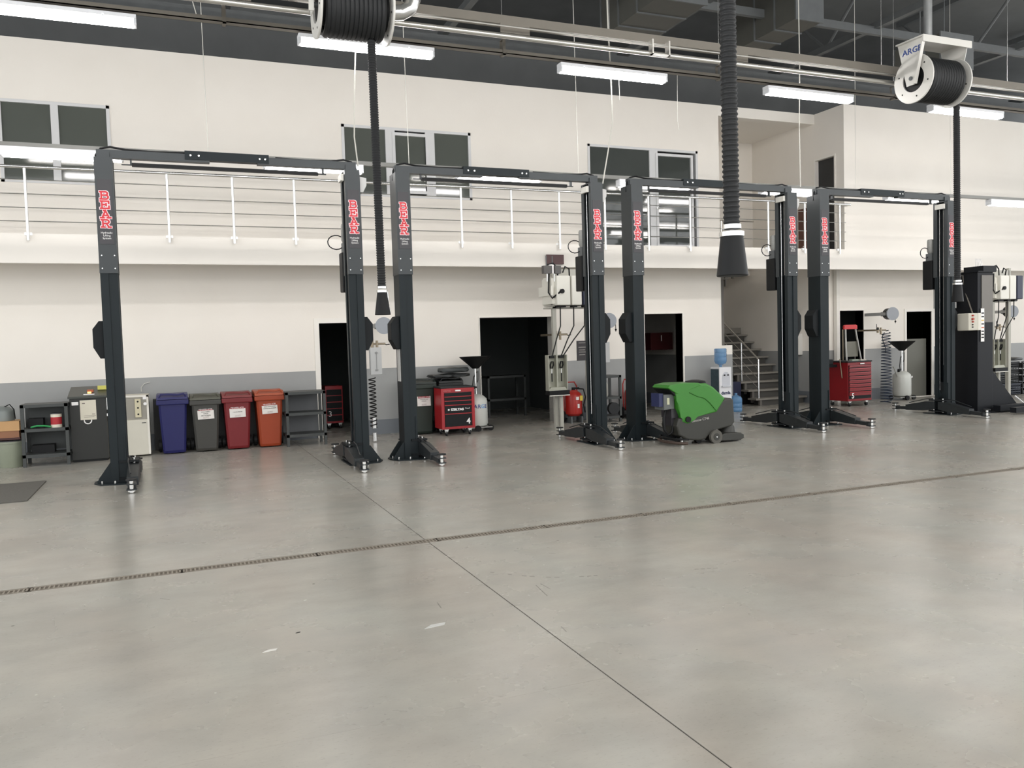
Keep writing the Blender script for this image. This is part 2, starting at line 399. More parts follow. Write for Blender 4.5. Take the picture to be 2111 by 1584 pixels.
# ------------------------------------------------------------------ cable trays and pipes hung under the roof
TY = 10.5
tr = thing('cable_tray', (0, TY, 5.50), 'lower galvanised cable tray that carries the row of ceiling lights', 'cable tray')
MB().box(XL, XR, -.05, .05, 0, .012).box(XL, XR, -.05, -.044, 0, .055).box(XL, XR, .044, .05, 0, .055).build('tray_channel', TRAY, tr)
for x in (.75, 4.3, 7.8, 11.3, 14.8):
    h = MB().box(x-.02, x+.02, -.06, .06, -.02, 0).box(x-.02, x+.02, -.06, -.05, -.02, .2).box(x-.02, x+.02, .05, .06, -.02, .2).box(x-.02, x+.02, -.06, .06, .19, .2)
    h.build('hanger_clamp', TRAY, tr)
    MB().cyl((x, 0, .2), (x, 0, 3.5), .005, n=6).build('hanger_rod', STAIN, tr)
tr = thing('cable_trunking', (0, 9.9, 5.62), 'upper galvanised trunking with a wide pale side below the roof', 'cable tray')
MB().box(XL, XR, -.06, .06, .02, .03).box(XL, XR, -.065, -.055, .02, .13).box(XL, XR, .055, .065, .02, .13).build('tray_channel', TRAY, tr)
for k in range(-2, 6):
    MB().box(k*3.4+.6, k*3.4+1.0, -.08, -.065, -.09, .03).build('joint_plate', TRAY, tr)
for x in (.3, 5.6, 10.4, 13.2):
    MB().cyl((x, 0, .1), (x, 0, 3.38), .006, n=6).build('hanger_rod', STAIN, tr)
tag(MB().cyl((XL, 9.78, 5.47), (XR, 9.78, 5.47), .033, n=14).build('steel_pipe', PIPE, smooth=True), 'bright galvanised pipe running the length of the hall under the trunking', 'pipe')
tag(MB().cyl((XL, 9.72, 5.57), (XR, 9.72, 5.57), .010, n=8).build('thin_conduit', PIPE, smooth=True), 'thin bright conduit line just above the galvanised pipe', 'pipe')
cl = thing('pipe_clip', (6.28, 9.75, 5.44), 'small galvanised bracket holding pipe and conduit above the third ceiling light', 'bracket')
MB().box(-.14, .14, -.05, .05, .0, .012).box(-.14, -.12, -.05, .05, 0, .2).box(.12, .14, -.05, .05, 0, .2).build('bracket_plate', PIPE, cl)

# ------------------------------------------------------------------ ceiling batten lights
def batten(L, tm=None):
    t = thing('batten_light', (0, 0, 0), '', 'light')
    MB().box(0, L, -.07, .07, .0, .05, bev=.008).build('housing', LAMPW, t)
    MB().prism([(-.062, 0), (-.066, -.03), (-.045, -.075), (.045, -.075), (.066, -.03), (.062, 0)], .03, L-.03, 'yz').build('diffuser', tm or TUBEM, t)
    for x in (.0, L-.03):
        MB().box(x, x+.03, -.068, .068, -.07, 0, bev=.006).build('end_cap', LAMPW, t)
    for x in (.35, L-.35):
        MB().box(x, x+.02, -.07, .07, -.01, .02).build('clip', LAMPW, t)
    return t
lampA = batten(1.72)
lampA.location = (-1.92, TY, 5.42); lampA['label'] = 'largest ceiling light, cut by the upper left corner of the picture'; lampA['group'] = 'ceiling lights under the cable tray'
for x, lab in ((1.60, 'ceiling light behind the left exhaust hose and its reel'), (5.13, 'ceiling light over the middle of the white wall, left of the big black hose'),
               (8.66, 'ceiling light over the stairwell, right of the big black hose'), (12.12, 'ceiling light behind the right exhaust hose, below the white reel'),):
    place(lampA, (x, TY, 5.42), lab)
lampC = batten(1.72, TUBEH); lampC.location = (-3.33, 4.5, 6.9)
lampC['label'] = 'ceiling light in the rows behind the viewer'; lampC['group'] = 'ceiling lights behind the viewer'
for yy in (4.5, 0.5, -3.5, -7.0):
    for k in range(-1, 7):
        if not (yy == 4.5 and k == -1): place(lampC, (k*3.53+.2, yy, 6.9), 'ceiling light in the rows behind the viewer')
place(lampA, (15.7, TY, 5.42), 'ceiling light beyond the right edge'); place(lampA, (-5.5, TY, 5.42), 'ceiling light beyond the left edge')
# lamps of the lift bays, on a thin rail
rl = thing('lamp_rail', (0, 12.3, 4.31), 'thin dark rail behind the lift beams that carries the low lamps', 'rail')
MB().box(XL+6, XR-4, -.03, .03, 0, .06).build('rail', mat('rail_grey', (120, 120, 116), .5, .4), rl)
lampB = batten(1.42, TUBEL)
lampB.location = (-1.9, 12.3, 4.26); lampB['label'] = 'low lamp at far left, left of the first lift post'; lampB['group'] = 'low lamps of the lift bays'
for x, lab in ((1.32, 'low lamp ending above the second lift post'), (4.2, 'low lamp under the beam of the second lift'), (7.05, 'low lamp crossing the left post of the third lift'),
               (10.0, 'low lamp between the third and fourth lift'), (13.0, 'low lamp at the right end of the fourth lift beam'), (15.85, 'low lamp at the right edge of the picture')):
    place(lampB, (x, 12.3, 4.26), lab)

# ------------------------------------------------------------------ balcony railing
rg = thing('balcony_railing', (0, 14.14, 3.3), 'stainless steel balcony railing with four thin rods along the white gallery', 'railing')
MB().cyl((-9, 0, 1.13), (13.93, 0, 1.13), .024, n=12).build('handrail', STAIN, rg, smooth=True)
for z in (.94, .73, .53, .33):
    MB().cyl((-9, 0, z), (13.8, 0, z), .008, n=8).build('rod', STAIN, rg, smooth=True)
pm = MB().cyl((0, .0, .05), (0, 0, 1.11), .021, n=12).cyl((0, 0, .10), (0, .055, .10), .012, n=8).cyl((0, 0, .2), (0, .055, .2), .012, n=8).box(-.05, .05, .045, .06, .13, .17)
p0 = pm.build('baluster', mat('brushed_post', (232, 232, 230), .35, .8), rg, smooth=True); p0.location = (-1.89, 0, 0)
for k in range(-7, 17):
    if k:
        c = p0.copy(); C.objects.link(c); c.location = (-1.89+.97*k, 0, 0)
# inner stair-hole railing upstairs
rg = thing('stair_hole_railing', (11.9, 15.6, H1), 'short stainless railing around the stair opening on the upper floor', 'railing')
MB().tube([(-.25, .9, .75), (-.25, .9, .92), (1.3, .9, .92)], .02).build('handrail', STAIN, rg)
MB().cyl((.35, .9, 0), (.35, .9, .92), .018).build('post', STAIN, rg)
MB().cyl((-.25, .9, .7), (-.7, 0, 0), .018).cyl((-.25, .9, .5), (-.5, .2, 0), .01).cyl((.0, .9, .5), (1.3, .9, .5), .01).cyl((-.1, .9, .25), (1.3, .9, .25), .01).build('sloping_rail', STAIN, rg)
tag(MB().box(13.58, 13.8, 15.14, 15.38, H1, 4.5).build('upstairs_cabinet', mat('brown_wood', (96, 62, 52), .6, var=.2)), 'dark brown cabinet behind the railing on the upper landing', 'cabinet')

# ------------------------------------------------------------------ staircase
st = setting('staircase', (0, 0, 0)); st['kind'] = 'structure'
TR = mat('tread_grey_stone', (132, 128, 120), .5, var=.1); RS = mat('riser_dark', (70, 68, 64), .7)
SF = mat('stair_steel', (104, 100, 94), .6)
for k in range(9):
    yy = 15.4+.27*k; z = .17+.185*k
    MB().box(12.33, 13.81, yy, yy+.30, z-.04, z).build('tread', TR, st)
    MB().box(12.45, 13.74, yy+.05, yy+.07, z-.185, z-.04).build('riser', RS, st)
    MB().box(12.45, 12.51, yy+.02, yy+.08, max(0, z-.3), z-.04).build('step_bracket', SF, st)
MB().prism([(15.45, 0), (15.75, 0), (18.0, 1.55), (18.0, 1.75)], 12.62, 12.68, 'yz').build('stringer', SF, st)
MB().prism([(15.45, 0), (15.75, 0), (18.0, 1.55), (18.0, 1.75)], 13.5, 13.56, 'yz').build('stringer', SF, st)
MB().box(11.2, 13.81, 17.83, 18.69, 1.68, 1.83).build('landing_slab', TR, st)
for k in range(9):
    yy = 17.83-.27*k; z = 2.0+.162*k
    if z > 3.3: break
    MB().box(11.2, 12.0, yy-.30, yy, z-.04, z).build('tread', TR, st)
    MB().box(11.9, 11.94, yy-.29, yy-.25, z-.2, z-.04).box(11.7, 11.72, yy-.28, yy-.26, z-.2, z).build('step_bracket', SF, st)
sr = thing('stair_railing', (12.45, 15.46, 0), 'stainless handrail with thin rods climbing the grey staircase', 'railing')
def sp(t, h): return (0, t*.27*9.0, h+.17+t*1.665)
MB().tube([(0, 0, .17), (0, 0, 1.07), (0, .04, 1.1), (0, 2.35, 2.7)], .021, 10).build('handrail', STAIN, sr, smooth=True)
for t in (.25, .62, .95):
    a = sp(t, 0); MB().cyl((0, a[1], a[2]-.05), (0, a[1], a[2]+.9), .018).build('baluster', STAIN, sr, smooth=True)
for h in (.22, .44, .66):
    MB().cyl(sp(0, h), sp(.97, h), .008, n=6).build('rod', STAIN, sr, smooth=True)
tag(MB().box(11.62, 11.70, 15.7, 15.78, 1.42, 2.9).build('stair_support_post', SF), 'dark steel post under the upper stair flight beside the wall end', 'post')

# ------------------------------------------------------------------ two-post lifts
def hexa(s):   # outline of the outer guard (u outward, z)
    return [(0, 1.58), (.05, 1.58), (.125, 1.72), (.125, 1.95), (.05, 2.05), (0, 2.05)]
LET = {'B': [[(.12, 0), (.12, 1)], [(0, 1), (.55, 1)] + arc(.55, .77, .23, PI/2, -PI/2) + [(.12, .54)], [(.55, .54)] + arc(.58, .27, .27, PI/2, -PI/2) + [(0, 0)]],
       'E': [[(.15, 0), (.15, 1)], [(0, 1), (.88, 1), (.88, .72)], [(.15, .52), (.6, .52)], [(.6, .66), (.6, .38)], [(0, 0), (.9, 0), (.9, .3)]],
       'A': [[(.12, 0), (.48, 1)], [(.48, 1), (.85, 0)], [(.22, .32), (.74, .32)], [(-.05, 0), (.3, 0)], [(.66, 0), (1.02, 0)], [(.3, 1), (.5, 1)]],
       'R': [[(.15, 0), (.15, 1)], [(0, 1), (.55, 1)] + arc(.55, .75, .25, PI/2, -PI/2) + [(.15, .5)], [(.5, .5), (.8, 0)], [(0, 0), (.34, 0)], [(.72, 0), (1.0, 0)]]}
def strokes(b, ch, x, z, w, h, t, y0, y1):
    """slab letter as flat bars between stroke points"""
    for pl in LET[ch]:
        pts = [(x+p[0]*w, z+p[1]*h) for p in pl]
        for (ax, az), (bx, bz) in zip(pts, pts[1:]):
            dx, dz = bx-ax, bz-az; L = math.hypot(dx, dz)
            if L < 1e-5: continue
            ux, uz = dx/L*t/2, dz/L*t/2; nx, nz = -uz, ux
            b.prism([(ax-ux+nx, az-uz+nz), (ax-ux-nx, az-uz-nz), (bx+ux-nx, bz+uz-nz), (bx+ux+nx, bz+uz+nz)], y0, y1)
def build_lift():
    t = thing('two_post_lift', (0, 0, 0), '', 'car lift', 'two-post car lifts in a row')
    S = 3.29
    for side in (0, 1):
        X = (lambda u: u) if side == 0 else (lambda u: S-u)
        def bx(b, u0, u1, *r, **k):
            a, c = sorted((X(u0), X(u1))); return b.box(a, c, *r, **k)
        b = MB()
        bx(b, 0, .02, 0, .30, .015, 2.66)
        bx(b, .02, .092, 0, .022, .015, 2.66); bx(b, .02, .092, .278, .30, .015, 2.66)
        bx(b, .092, .2, .014, .034, .015, 2.66); bx(b, .092, .2, .266, .286, .015, 2.66)
        bx(b, .185, .2, .034, .09, .015, 2.66); bx(b, .185, .2, .21, .266, .015, 2.66)
        post = b.build('post', LIFT, t)
        b = MB()
        bx(b, -.004, .016, -.012, .312, 2.64, 4.06); bx(b, .016, .204, -.012, .0, 2.64, 4.06); bx(b, .016, .204, .3, .312, 2.64, 4.06)
        bx(b, .19, .204, 0, .07, 2.64, 4.06); bx(b, .19, .204, .23, .3, 2.64, 4.06); bx(b, -.004, .204, -.012, .312, 4.06, 4.075)
        b.build('post_extension', LIFTX, post)
        b = MB(); bx(b, .02, .18, -.016, -.012, 3.0, 3.80); b.build('sign_panel', SIGN, post)
        bo, bi = MB(), MB(); cx = X(.1)-.052
        for i, ch in enumerate('BEAR'):
            zz = 3.555-i*.115
            strokes(bo, ch, cx, zz, .104, .088, .034, -.0185, -.016)
            strokes(bi, ch, cx, zz, .104, .088, .020, -.0205, -.0185)
        bo.build('letter_outline', mat('letter_outline_pink', (250, 222, 226), .4), post); bi.build('letters', RED, post)
        tx = text('Hydraulic\nLifting\nSystem', .034, (X(.1), -.018, 3.105), WHT, post, 'small_lettering'); 
        b = MB()
        for z in (2.70, 2.86):
            for u in (.03, .175): b.cyl((X(u), -.012, z), (X(u), -.02, z), .008, n=6)
        b.build('bolt', CHROME, post)
        b = MB().prism([(X(-p[0]), p[1]) for p in hexa(0)], .05, .27, 'xz', bev=.008); b.build('lock_cover', LIFTD, post)
        # cylinder, chain, rods inside the channel
        b = MB().cyl((X(.08), .15, .35), (X(.08), .15, 2.3), .036).cyl((X(.08), .15, 2.3), (X(.08), .15, 3.95), .018); b.build('hydraulic_cylinder', LIFTD, t, smooth=True)
        b = MB().cyl((X(.178), .105, .95), (X(.178), .105, 4.0), .006, n=6).cyl((X(.17), .2, .3), (X(.17), .2, 4.0), .006, n=6); b.build('chain', STAIN, t)
        # base
        b = MB().prism([(X(-.2), .08), (X(-.12), -.1), (X(.16), -.16), (X(.32), -.16), (X(.32), .46), (X(.16), .46), (X(-.12), .4), (X(-.2), .22)], 0, .016, 'xy'); b.build('base_plate', LIFT, t)
        for yy in (.03, .27):
            b = MB().prism([(X(0), .016), (X(-.16), .016), (X(-.16), .04), (X(-.02), .24), (X(0), .24)], yy-.007, yy+.007); b.build('gusset', LIFT, t)
        b = MB()
        for u, yy in ((-.15, .12), (-.1, -.03), (.05, -.09), (.25, -.12), (-.1, .34), (.25, .4)): b.cyl((X(u), yy, .016), (X(u), yy, .05), .012, n=8)
        b.build('anchor_bolt', CHROME, t)['kind'] = 'stuff'
        # carriage and arms, folded parallel with the bay
        b = MB(); bx(b, .10, .33, -.02, .32, .26, .285); bx(b, .10, .33, -.02, .32, .05, .075)
        bx(b, .20, .23, .0, .03, .05, .28); bx(b, .20, .23, .27, .3, .05, .28); bx(b, .05, .17, .04, .26, .05, .62)
        b.build('carriage', LIFTD, t)
        b = MB().prism([(-.0, .62), (.0, .28), (.22, .28)], X(.17), X(.185), 'yz').prism([(.3, .62), (.3, .28), (.08, .28)], X(.17), X(.185), 'yz'); b.build('carriage_bracket', LIFT, t)
        for sgn in (-1, 1):
            yc = .15; q = lambda v: yc+sgn*v
            a = MB().cyl((X(.27), q(.1), .04), (X(.27), q(.1), .31), .018, n=10)
            arm_o = MB().prism([(q(.04), .10), (q(.04), .25), (q(.25), .24), (q(.72), .15), (q(.72), .045), (q(.3), .06)], X(.205), X(.335), 'yz', bev=.004).build('arm', ARM, t)
            a.build('pivot_pin', CHROME, arm_o, smooth=True)
            MB().prism([(q(.55), .055), (q(.55), .125), (q(.98), .10), (q(.98), .045)], X(.225), X(.315), 'yz').build('arm_extension', ARM, arm_o)
            MB().box(*sorted((X(.215), X(.325))), *sorted((q(.96), q(1.06))), .035, .05).box(*sorted((X(.215), X(.325))), *sorted((q(.96), q(1.06))), .10, .112).build('pad_fork', ARM, arm_o)
            MB().cyl((X(.27), q(1.03), .006), (X(.27), q(1.03), .15), .024, n=14).cyl((X(.27), q(1.03), .018), (X(.27), q(1.03), .035), .045, n=14).build('pad_screw', CHROME, arm_o, smooth=True)
            MB().cyl((X(.27), q(1.03), .15), (X(.27), q(1.03), .168), .06, n=16).build('lifting_pad', RUB, arm_o)
            MB().tube([(X(.2), q(.05), .3), (X(.21), q(.3), .285), (X(.25), q(.7), .19)], .008, 6).build('arm_lock_rod', ARM, arm_o)
    # overhead beam, two telescoping pieces
    MB().box(.02, 1.35, .10, .20, 4.09, 4.19).build('overhead_beam', LIFTX, t)
    MB().box(1.05, 2.1, .09, .21, 4.12, 4.23).build('overhead_beam_sleeve', LIFT, t)
    MB().box(1.95, S-.02, .10, .20, 4.10, 4.20).build('overhead_beam', LIFTX, t)
    b = MB()
    for x in (1.12, 1.22, 1.98, 2.05): b.cyl((x, .088, 4.17), (x, .08, 4.17), .012, n=8)
    b.build('beam_bolt', CHROME, t)
    br = MB().box(.42, 2.75, .12, .17, 4.0, 4.045).build('limit_bar', BLACK, t)
    MB().box(.40, .42, .12, .16, 4.02, 4.11).box(2.8, 2.83, .12, .16, 4.02, 4.11).cyl((.3, .14, 4.02), (2.86, .14, 4.02), .008, n=6).build('bar_hanger', LIFTX, br)
    for xx, d in ((.1, 1), (S-.1, -1)):
        MB().tube([(xx-d*.10, .15, 3.98), (xx-d*.09, .15, 4.12), (xx-d*.03, .15, 4.21), (xx+d*.08, .15, 4.235), (xx+d*.25, .15, 4.21), (xx+d*.6, .15, 4.20), (xx+d*1.0, .15, 4.21)], .013, 8).build('hydraulic_hose', BLACK, t, smooth=True)
        MB().box(xx-.07, xx+.07, .08, .22, 4.06, 4.16).build('pulley_head', LIFTX, t)
    MB().box(S-.21, S-.25, .04, .24, 3.93, 4.02).build('pulley_bracket', mat('pale_bracket', (214, 212, 204), .5), t)
    MB().prism([(S, 4.0), (S+.11, 3.98), (S+.11, 3.88), (S+.06, 3.78), (S, 3.78)], .05, .2, bev=.01).build('cable_cover', mat('pale_grey_plastic', (190, 190, 188), .5), t)
    # power unit behind the right post
    MB().box(S-.22, S-.04, .33, .55, 2.42, 2.98, bev=.015).build('oil_tank', BLACK, t)
    MB().lathe([(.0, 0), (.055, 0), (.06, .02), (.07, .04), (.07, .24), (.06, .27), (.0, .28)], (S-.13, .43, 3.12), (0, 0, 1), 18).build('electric_motor', mat('motor_grey', (150, 150, 146), .5, .3, var=.2, scale=40), t, smooth=True)
    MB().box(S-.19, S-.07, .36, .5, 2.98, 3.12).build('pump_block', STEELD, t)
    MB().tube([(S-.15, .42, 3.21)]+[(S-.27+.12*math.cos(a), .45, 3.13+.10*math.sin(a)) for a in [.9+.42*k for k in range(12)]]+[(S-.14, .42, 3.06)], .008, 6).build('motor_cable', BLACK, t, smooth=True)
    return t
LY = 11.5
lift = build_lift(); lift.location = (-.78, LY, 0)
lift['label'] = 'first two-post lift from the left, its left post before the dark cabinet'
lift2 = place(lift, (3.02, LY, 0), 'second two-post lift from the left, its left post beside the green bin')
place(lift, (6.83, LY, 0), 'third two-post lift from the left, with the green scrubber between its posts')
place(lift, (10.63, LY, 0), 'fourth two-post lift from the left, around the red drawer cabinet numbered 5')
MB().box(-.012, -.004, .06, .22, 1.12, 1.62).build('instruction_label', mat('pale_label', (206, 206, 202), .5), lift2, label='pale printed instruction strip')

# ------------------------------------------------------------------ fifth lift at the right (black, low, with control box)
l5 = thing('car_lift_with_control_box', (14.4, 11.5, 0), 'black lift post with a beige control box at the right edge', 'car lift')
BK = mat('black_blue_enamel', (24, 26, 30), .5, 0, spec=.25, var=.1); GY = mat('grey_sheet_face', (112, 108, 102), .45, .2, var=.12)
MB().box(0, .42, -.1, .55, .015, 2.72, bev=.006).build('post', BK, l5)
MB().box(.10, .40, -.112, -.1, 1.75, 2.66).build('front_sheet', GY, l5)
MB().box(-.02, .47, -.13, .6, 2.72, 2.74).box(.12, .48, -.13, .3, 2.74, 2.84).build('top_cap', BK, l5)
b = MB()
for k in range(5): b.cyl((.2+.05*k, .1, 2.84), (.2+.06*k, .1+.02*k, 3.0), .008, n=6)
b.build('cable_stub', WHT, l5)
MB().box(-.25, .75, -.3, .8, 0, .015).build('base_plate', BK, l5)
MB().prism([(.42, .02), (1.25, .02), (1.2, .08), (.42, .85)], .2, .23).prism([(.42, .02), (1.25, .02), (1.2, .08), (.42, .85)], -.05, -.02).build('gusset', BK, l5)
MB().box(.2, 3.2, -.75, -.62, .03, .13).box(.3, 3.4, -.35, -.2, .03, .14).build('floor_arm', BK, l5)
ct = MB().box(-.31, -.06, -.16, .1, 1.60, 1.93, bev=.02).build('control_box', mat('beige_enamel', (202, 198, 184), .5), l5)
b = MB()
for z in (1.885, 1.82, 1.765): b.cyl((-.22, -.16, z), (-.22, -.19, z), .024 if z == 1.82 else .016, n=12)
b.build('push_button', mat('button_red', (170, 60, 40), .4), ct)
b = MB()
for z in (1.71, 1.665): b.cyl((-.22, -.16, z), (-.22, -.18, z), .012, n=10)
b.build('indicator', BLACK, ct)
MB().box(-.06, .02, -.16, .05, 1.60, 1.93, bev=.01).build('side_box', mat('pale_beige', (222, 218, 206), .5), l5)
sp_ = MB().box(.07, .16, -.118, -.112, 1.38, 2.02).build('sticker_strip', WHT, l5)
for i, (z, c) in enumerate(((1.93, BLACK), (1.86, BLACK), (1.79, mat('sticker_yellow', (226, 196, 110), .5)), (1.72, BLACK), (1.65, mat('sticker_orange', (200, 110, 70), .5)), (1.58, BLACK), (1.52, BLACK), (1.46, BLACK))):
    MB().box(.08, .15, -.121, -.118, z-.012, z+.012).build('sticker_print', c, sp_)
MB().box(-.35, -.08, .3, .6, 2.05, 2.55).build('switch_box', mat('pale_grey_plastic', (190, 190, 188), .5), l5)
MB().tube([(-.1, .25, 2.5), (-.06, .22, 2.68), (.0, .22, 2.68), (.02, .2, 2.4), (-.03, -.02, 1.92)], .014, 6).build('conduit', TRAY, l5)
tag(MB().box(15.25, 15.62, 11.5, 11.52, .12, .14, M=Matrix.Translation((15.6, 11.4, .18)) @ Matrix.Rotation(.55, 4, 'Y') @ Matrix.Rotation(-.5, 4, 'X') @ Matrix.Translation((-15.43, -11.51, -.13))).build('white_card', WHT), 'small bright white card leaning on the gusset of the black lift', 'card')

# ------------------------------------------------------------------ exhaust hoses with reels
def corrugated(p0, p1, r, pitch, amp):
    p0, p1 = Vector(p0), Vector(p1); L = (p1-p0).length; n = int(L/pitch*4)
    prof = [(r+amp*math.sin(2*PI*i/4+.6), L*i/n) for i in range(n+1)]
    b = MB(); b.lathe(prof, p0, (p1-p0).normalized(), 20); return b
def exhaust(x, y, ztop, zn, r, lab, slant, pitch=.03, noz=.30, rn=.085, funnel=1.45, reel_lab=None):
    t = thing('exhaust_hose', (x, y, zn), lab, 'exhaust hose')
    H = ztop-zn
    corrugated((-slant, 0, H), (0, 0, noz+.03), r, pitch, r*.09).build('corrugated_hose', RUB, t, smooth=True)
    MB().lathe([(0, 0), (rn*funnel-.004, 0), (rn*funnel, .005), (rn, noz-.02), (rn, noz), (0, noz)], (0, 0, 0), (0, 0, 1), 28).build('nozzle', BLACK, t, smooth=True)
    MB().lathe([(rn*.9, noz-.015), (rn+.006, noz-.015), (rn+.006, noz+.012), (rn*.9, noz+.012)], (0, 0, 0), (0, 0, 1), 28).build('lower_clamp', CHROME, t, smooth=True)
    MB().lathe([(rn*.7, noz+.03), (r+.01, noz+.03), (r+.01, noz+.055), (rn*.7, noz+.055)], (0, 0, 0), (0, 0, 1), 28).build('upper_clamp', CHROME, t, smooth=True)
    MB().tube([(rn*funnel, 0, .02), (rn*1.25, 0, noz*.5), (rn+.008, 0, noz)], .006, 6).build('nozzle_spring', CHROME, t)
def reel(x, y, z, lab):
    """x: left flange; axis along x, z: axle height"""
    t = thing('exhaust_hose_reel', (x, y, z), lab, 'hose reel', 'exhaust hose reels')
    RW = mat('reel_white_enamel', (216, 214, 208), .45, .1)
    prof = [(.19, 0), (.35, 0), (.355, .012), (.35, .024), (.19, .024)]
    for xx in (0, .78):
        b = MB(); n = 40; M = Matrix.Translation((xx, 0, 0)) @ Matrix.Rotation(PI/2, 4, 'Y'); rings = []
        for r, h in prof+[prof[0]]:
            rings.append([b.bm.verts.new(M @ Vector((r*math.cos(2*PI*i/n), r*math.sin(2*PI*i/n), h))) for i in range(n)])
        for p, q in zip(rings, rings[1:]):
            for i in range(n): b.bm.faces.new((p[i], p[(i+1) % n], q[(i+1) % n], q[i]))
        bmesh.ops.remove_doubles(b.bm, verts=b.bm.verts, dist=1e-5)
        f = b.build('flange', RW, t, smooth=True)
        bb = MB()
        for k in range(6):
            a = k*PI/3+.3; bb.cyl((xx-.004, .27*math.cos(a), .27*math.sin(a)), (xx+.028, .27*math.cos(a), .27*math.sin(a)), .012, n=8)
        bb.build('flange_bolt', BLACK, f)
    MB().lathe([(.0, 0), (.2, 0), (.2, .75), (0, .75)], (.025, 0, 0), (1, 0, 0), 28).build('drum', BLACK, t, smooth=True)
    n = 13; b = MB(); pts = []
    for i in range(n*24+1):
        a = 2*PI*i/24; pts.append((.07+.64*i/(n*24), .29*math.cos(a), .29*math.sin(a)))
    b.tube(pts, .036, 8).build('wound_hose', RUB, t, smooth=True)
    MB().prism([(-.24, .54), (.24, .54), (.08, -.1), (-.08, -.1)], -.045, -.035, 'yz').prism([(-.26, .54), (-.24, .54), (-.08, -.1), (-.1, -.1)], -.09, -.035, 'yz').build('side_bracket', RW, t)
    MB().prism([(-.24, .54), (.24, .54), (.08, -.1), (-.08, -.1)], .84, .85, 'yz').build('side_bracket', RW, t)
    MB().box(-.09, .9, -.24, .24, .54, .56).box(-.09, .9, -.26, -.24, .46, .56).build('mounting_plate', RW, t)
    MB().cyl((-.06, 0, 0), (.87, 0, 0), .03, n=12).cyl((-.05, 0, 0), (-.06, 0, 0), .012, n=8).build('axle', STEELD, t)
    text('ARGE', .12, (-.0465, -.02, .40), mat('letter_navy', (60, 80, 140), .4), t, rot=Matrix.Rotation(-PI/2, 4, 'Z'), xs=1.15, bold=.002)
    MB().cyl((.3, 0, .56), (.3, 0, 3.5), .06, n=12).build('drop_pipe', mat('duct_spiral_grey', (150, 152, 152), .4, .5, var=.25, scale=8), t, smooth=True)
    return t
exhaust(2.24, 9.3, 5.36, 1.99, .045, 'left corrugated exhaust hose hanging between the first and second lift', .02, pitch=.028, noz=.27, rn=.056, funnel=1.6)
exhaust(3.12, 4.1, 6.2, 2.0, .046, 'big corrugated exhaust hose nearest the viewer, hanging right of centre', .02, pitch=.030, noz=.25, rn=.067, funnel=1.38)
exhaust(11.31, 9.3, 5.36, 2.06, .046, 'right corrugated exhaust hose hanging from the white reel', .02, pitch=.030, noz=.28, rn=.062, funnel=1.4)
r1 = reel(10.40, 9.3, 5.38, 'white flanged exhaust hose reel near the upper right corner')
r2 = copy_tree(r1); r2.location = (1.62, 9.3, 5.37); r2['label'] = 'white flanged exhaust hose reel cut by the top edge, left of centre'
r3 = copy_tree(r1); r3.location = (2.4, 4.1, 6.15); r3['label'] = 'exhaust hose reel above the nearest hose, beyond the top edge'
b = MB(); pts = [(0, 0, 0), (.10, 0, .01), (.2, 0, .07), (.25, 0, .18), (.25, 0, .5)]
eb = b.tube(pts, .085, 16).build('elbow_duct', mat('galvanised_elbow', (206, 206, 204), .25, .85), r2, smooth=True); eb.location = (.86, 0, .02)

# ------------------------------------------------------------------ hanging cables and wires
WIRE = mat('pale_cable', (206, 204, 196), .5)
def wire(pts, r, lab): tag(MB().tube(pts, r, 6).build('hanging_cable', WIRE, smooth=True), lab, 'cable')
ZB = 4.23
wire([(.56, 11.62, ZB), (.55, 11.62, 6.5), (.55, 11.62, 9)], .005, 'thin wire holding the first lift beam below the roof')
wire([(3.26, 11.62, ZB), (3.24, 11.62, 6.5), (3.2, 11.62, 9)], .005, 'thin wire at the left end of the second lift beam')
wire([(5.97, 11.62, ZB), (5.95, 11.62, 6.5), (5.93, 11.62, 9)], .005, 'thin wire at the right end of the second lift beam')
wire([(11.58, 11.62, ZB), (11.58, 11.62, 9)], .005, 'thin wire at the left end of the fourth lift beam')
wire([(13.95, 11.62, ZB), (13.93, 11.62, 9)], .005, 'thin wire beside the right exhaust hose')
wire([(2.52, 11.6, 4.15), (2.44, 11.4, 4.5), (2.38, 11.0, 5.0), (2.33, 10.6, 5.45)], .009, 'white cable from the second ceiling light down to the second lift post')
wire([(6.38, 11.6, 4.08), (6.42, 11.5, 4.5), (6.30, 11.1, 4.9), (6.0, 10.6, 5.5), (5.75, 10.2, 5.9), (5.7, 10.2, 8.9)], .010, 'white cable sagging down to the fourth lift post')
wire([(10.3, 11.6, 4.2), (10.2, 11.5, 5.2), (9.6, 10.8, 6.0), (9.3, 10.5, 8.9)], .009, 'white cable beside the lamp over the stairwell')
wire([(.47, 11, 5.75), (.42, 11, 5.95), (.47, 11, 6.15)], .006, 'short curled wire under the roof at upper left')
wire([(.80, 11, 5.75), (.76, 11, 5.95), (.68, 11, 6.15)], .006, 'second short curled wire under the roof at upper left')
wire([(6.1, 10.53, 5.06), (6.09, 10.53, 5.51)], .004, 'short loose wire end below the third ceiling light')
wire([(7.1, 10.53, 4.7), (7.07, 10.53, 4.85), (7.08, 10.53, 5.51)], .004, 'loose wire end right of the third ceiling light')

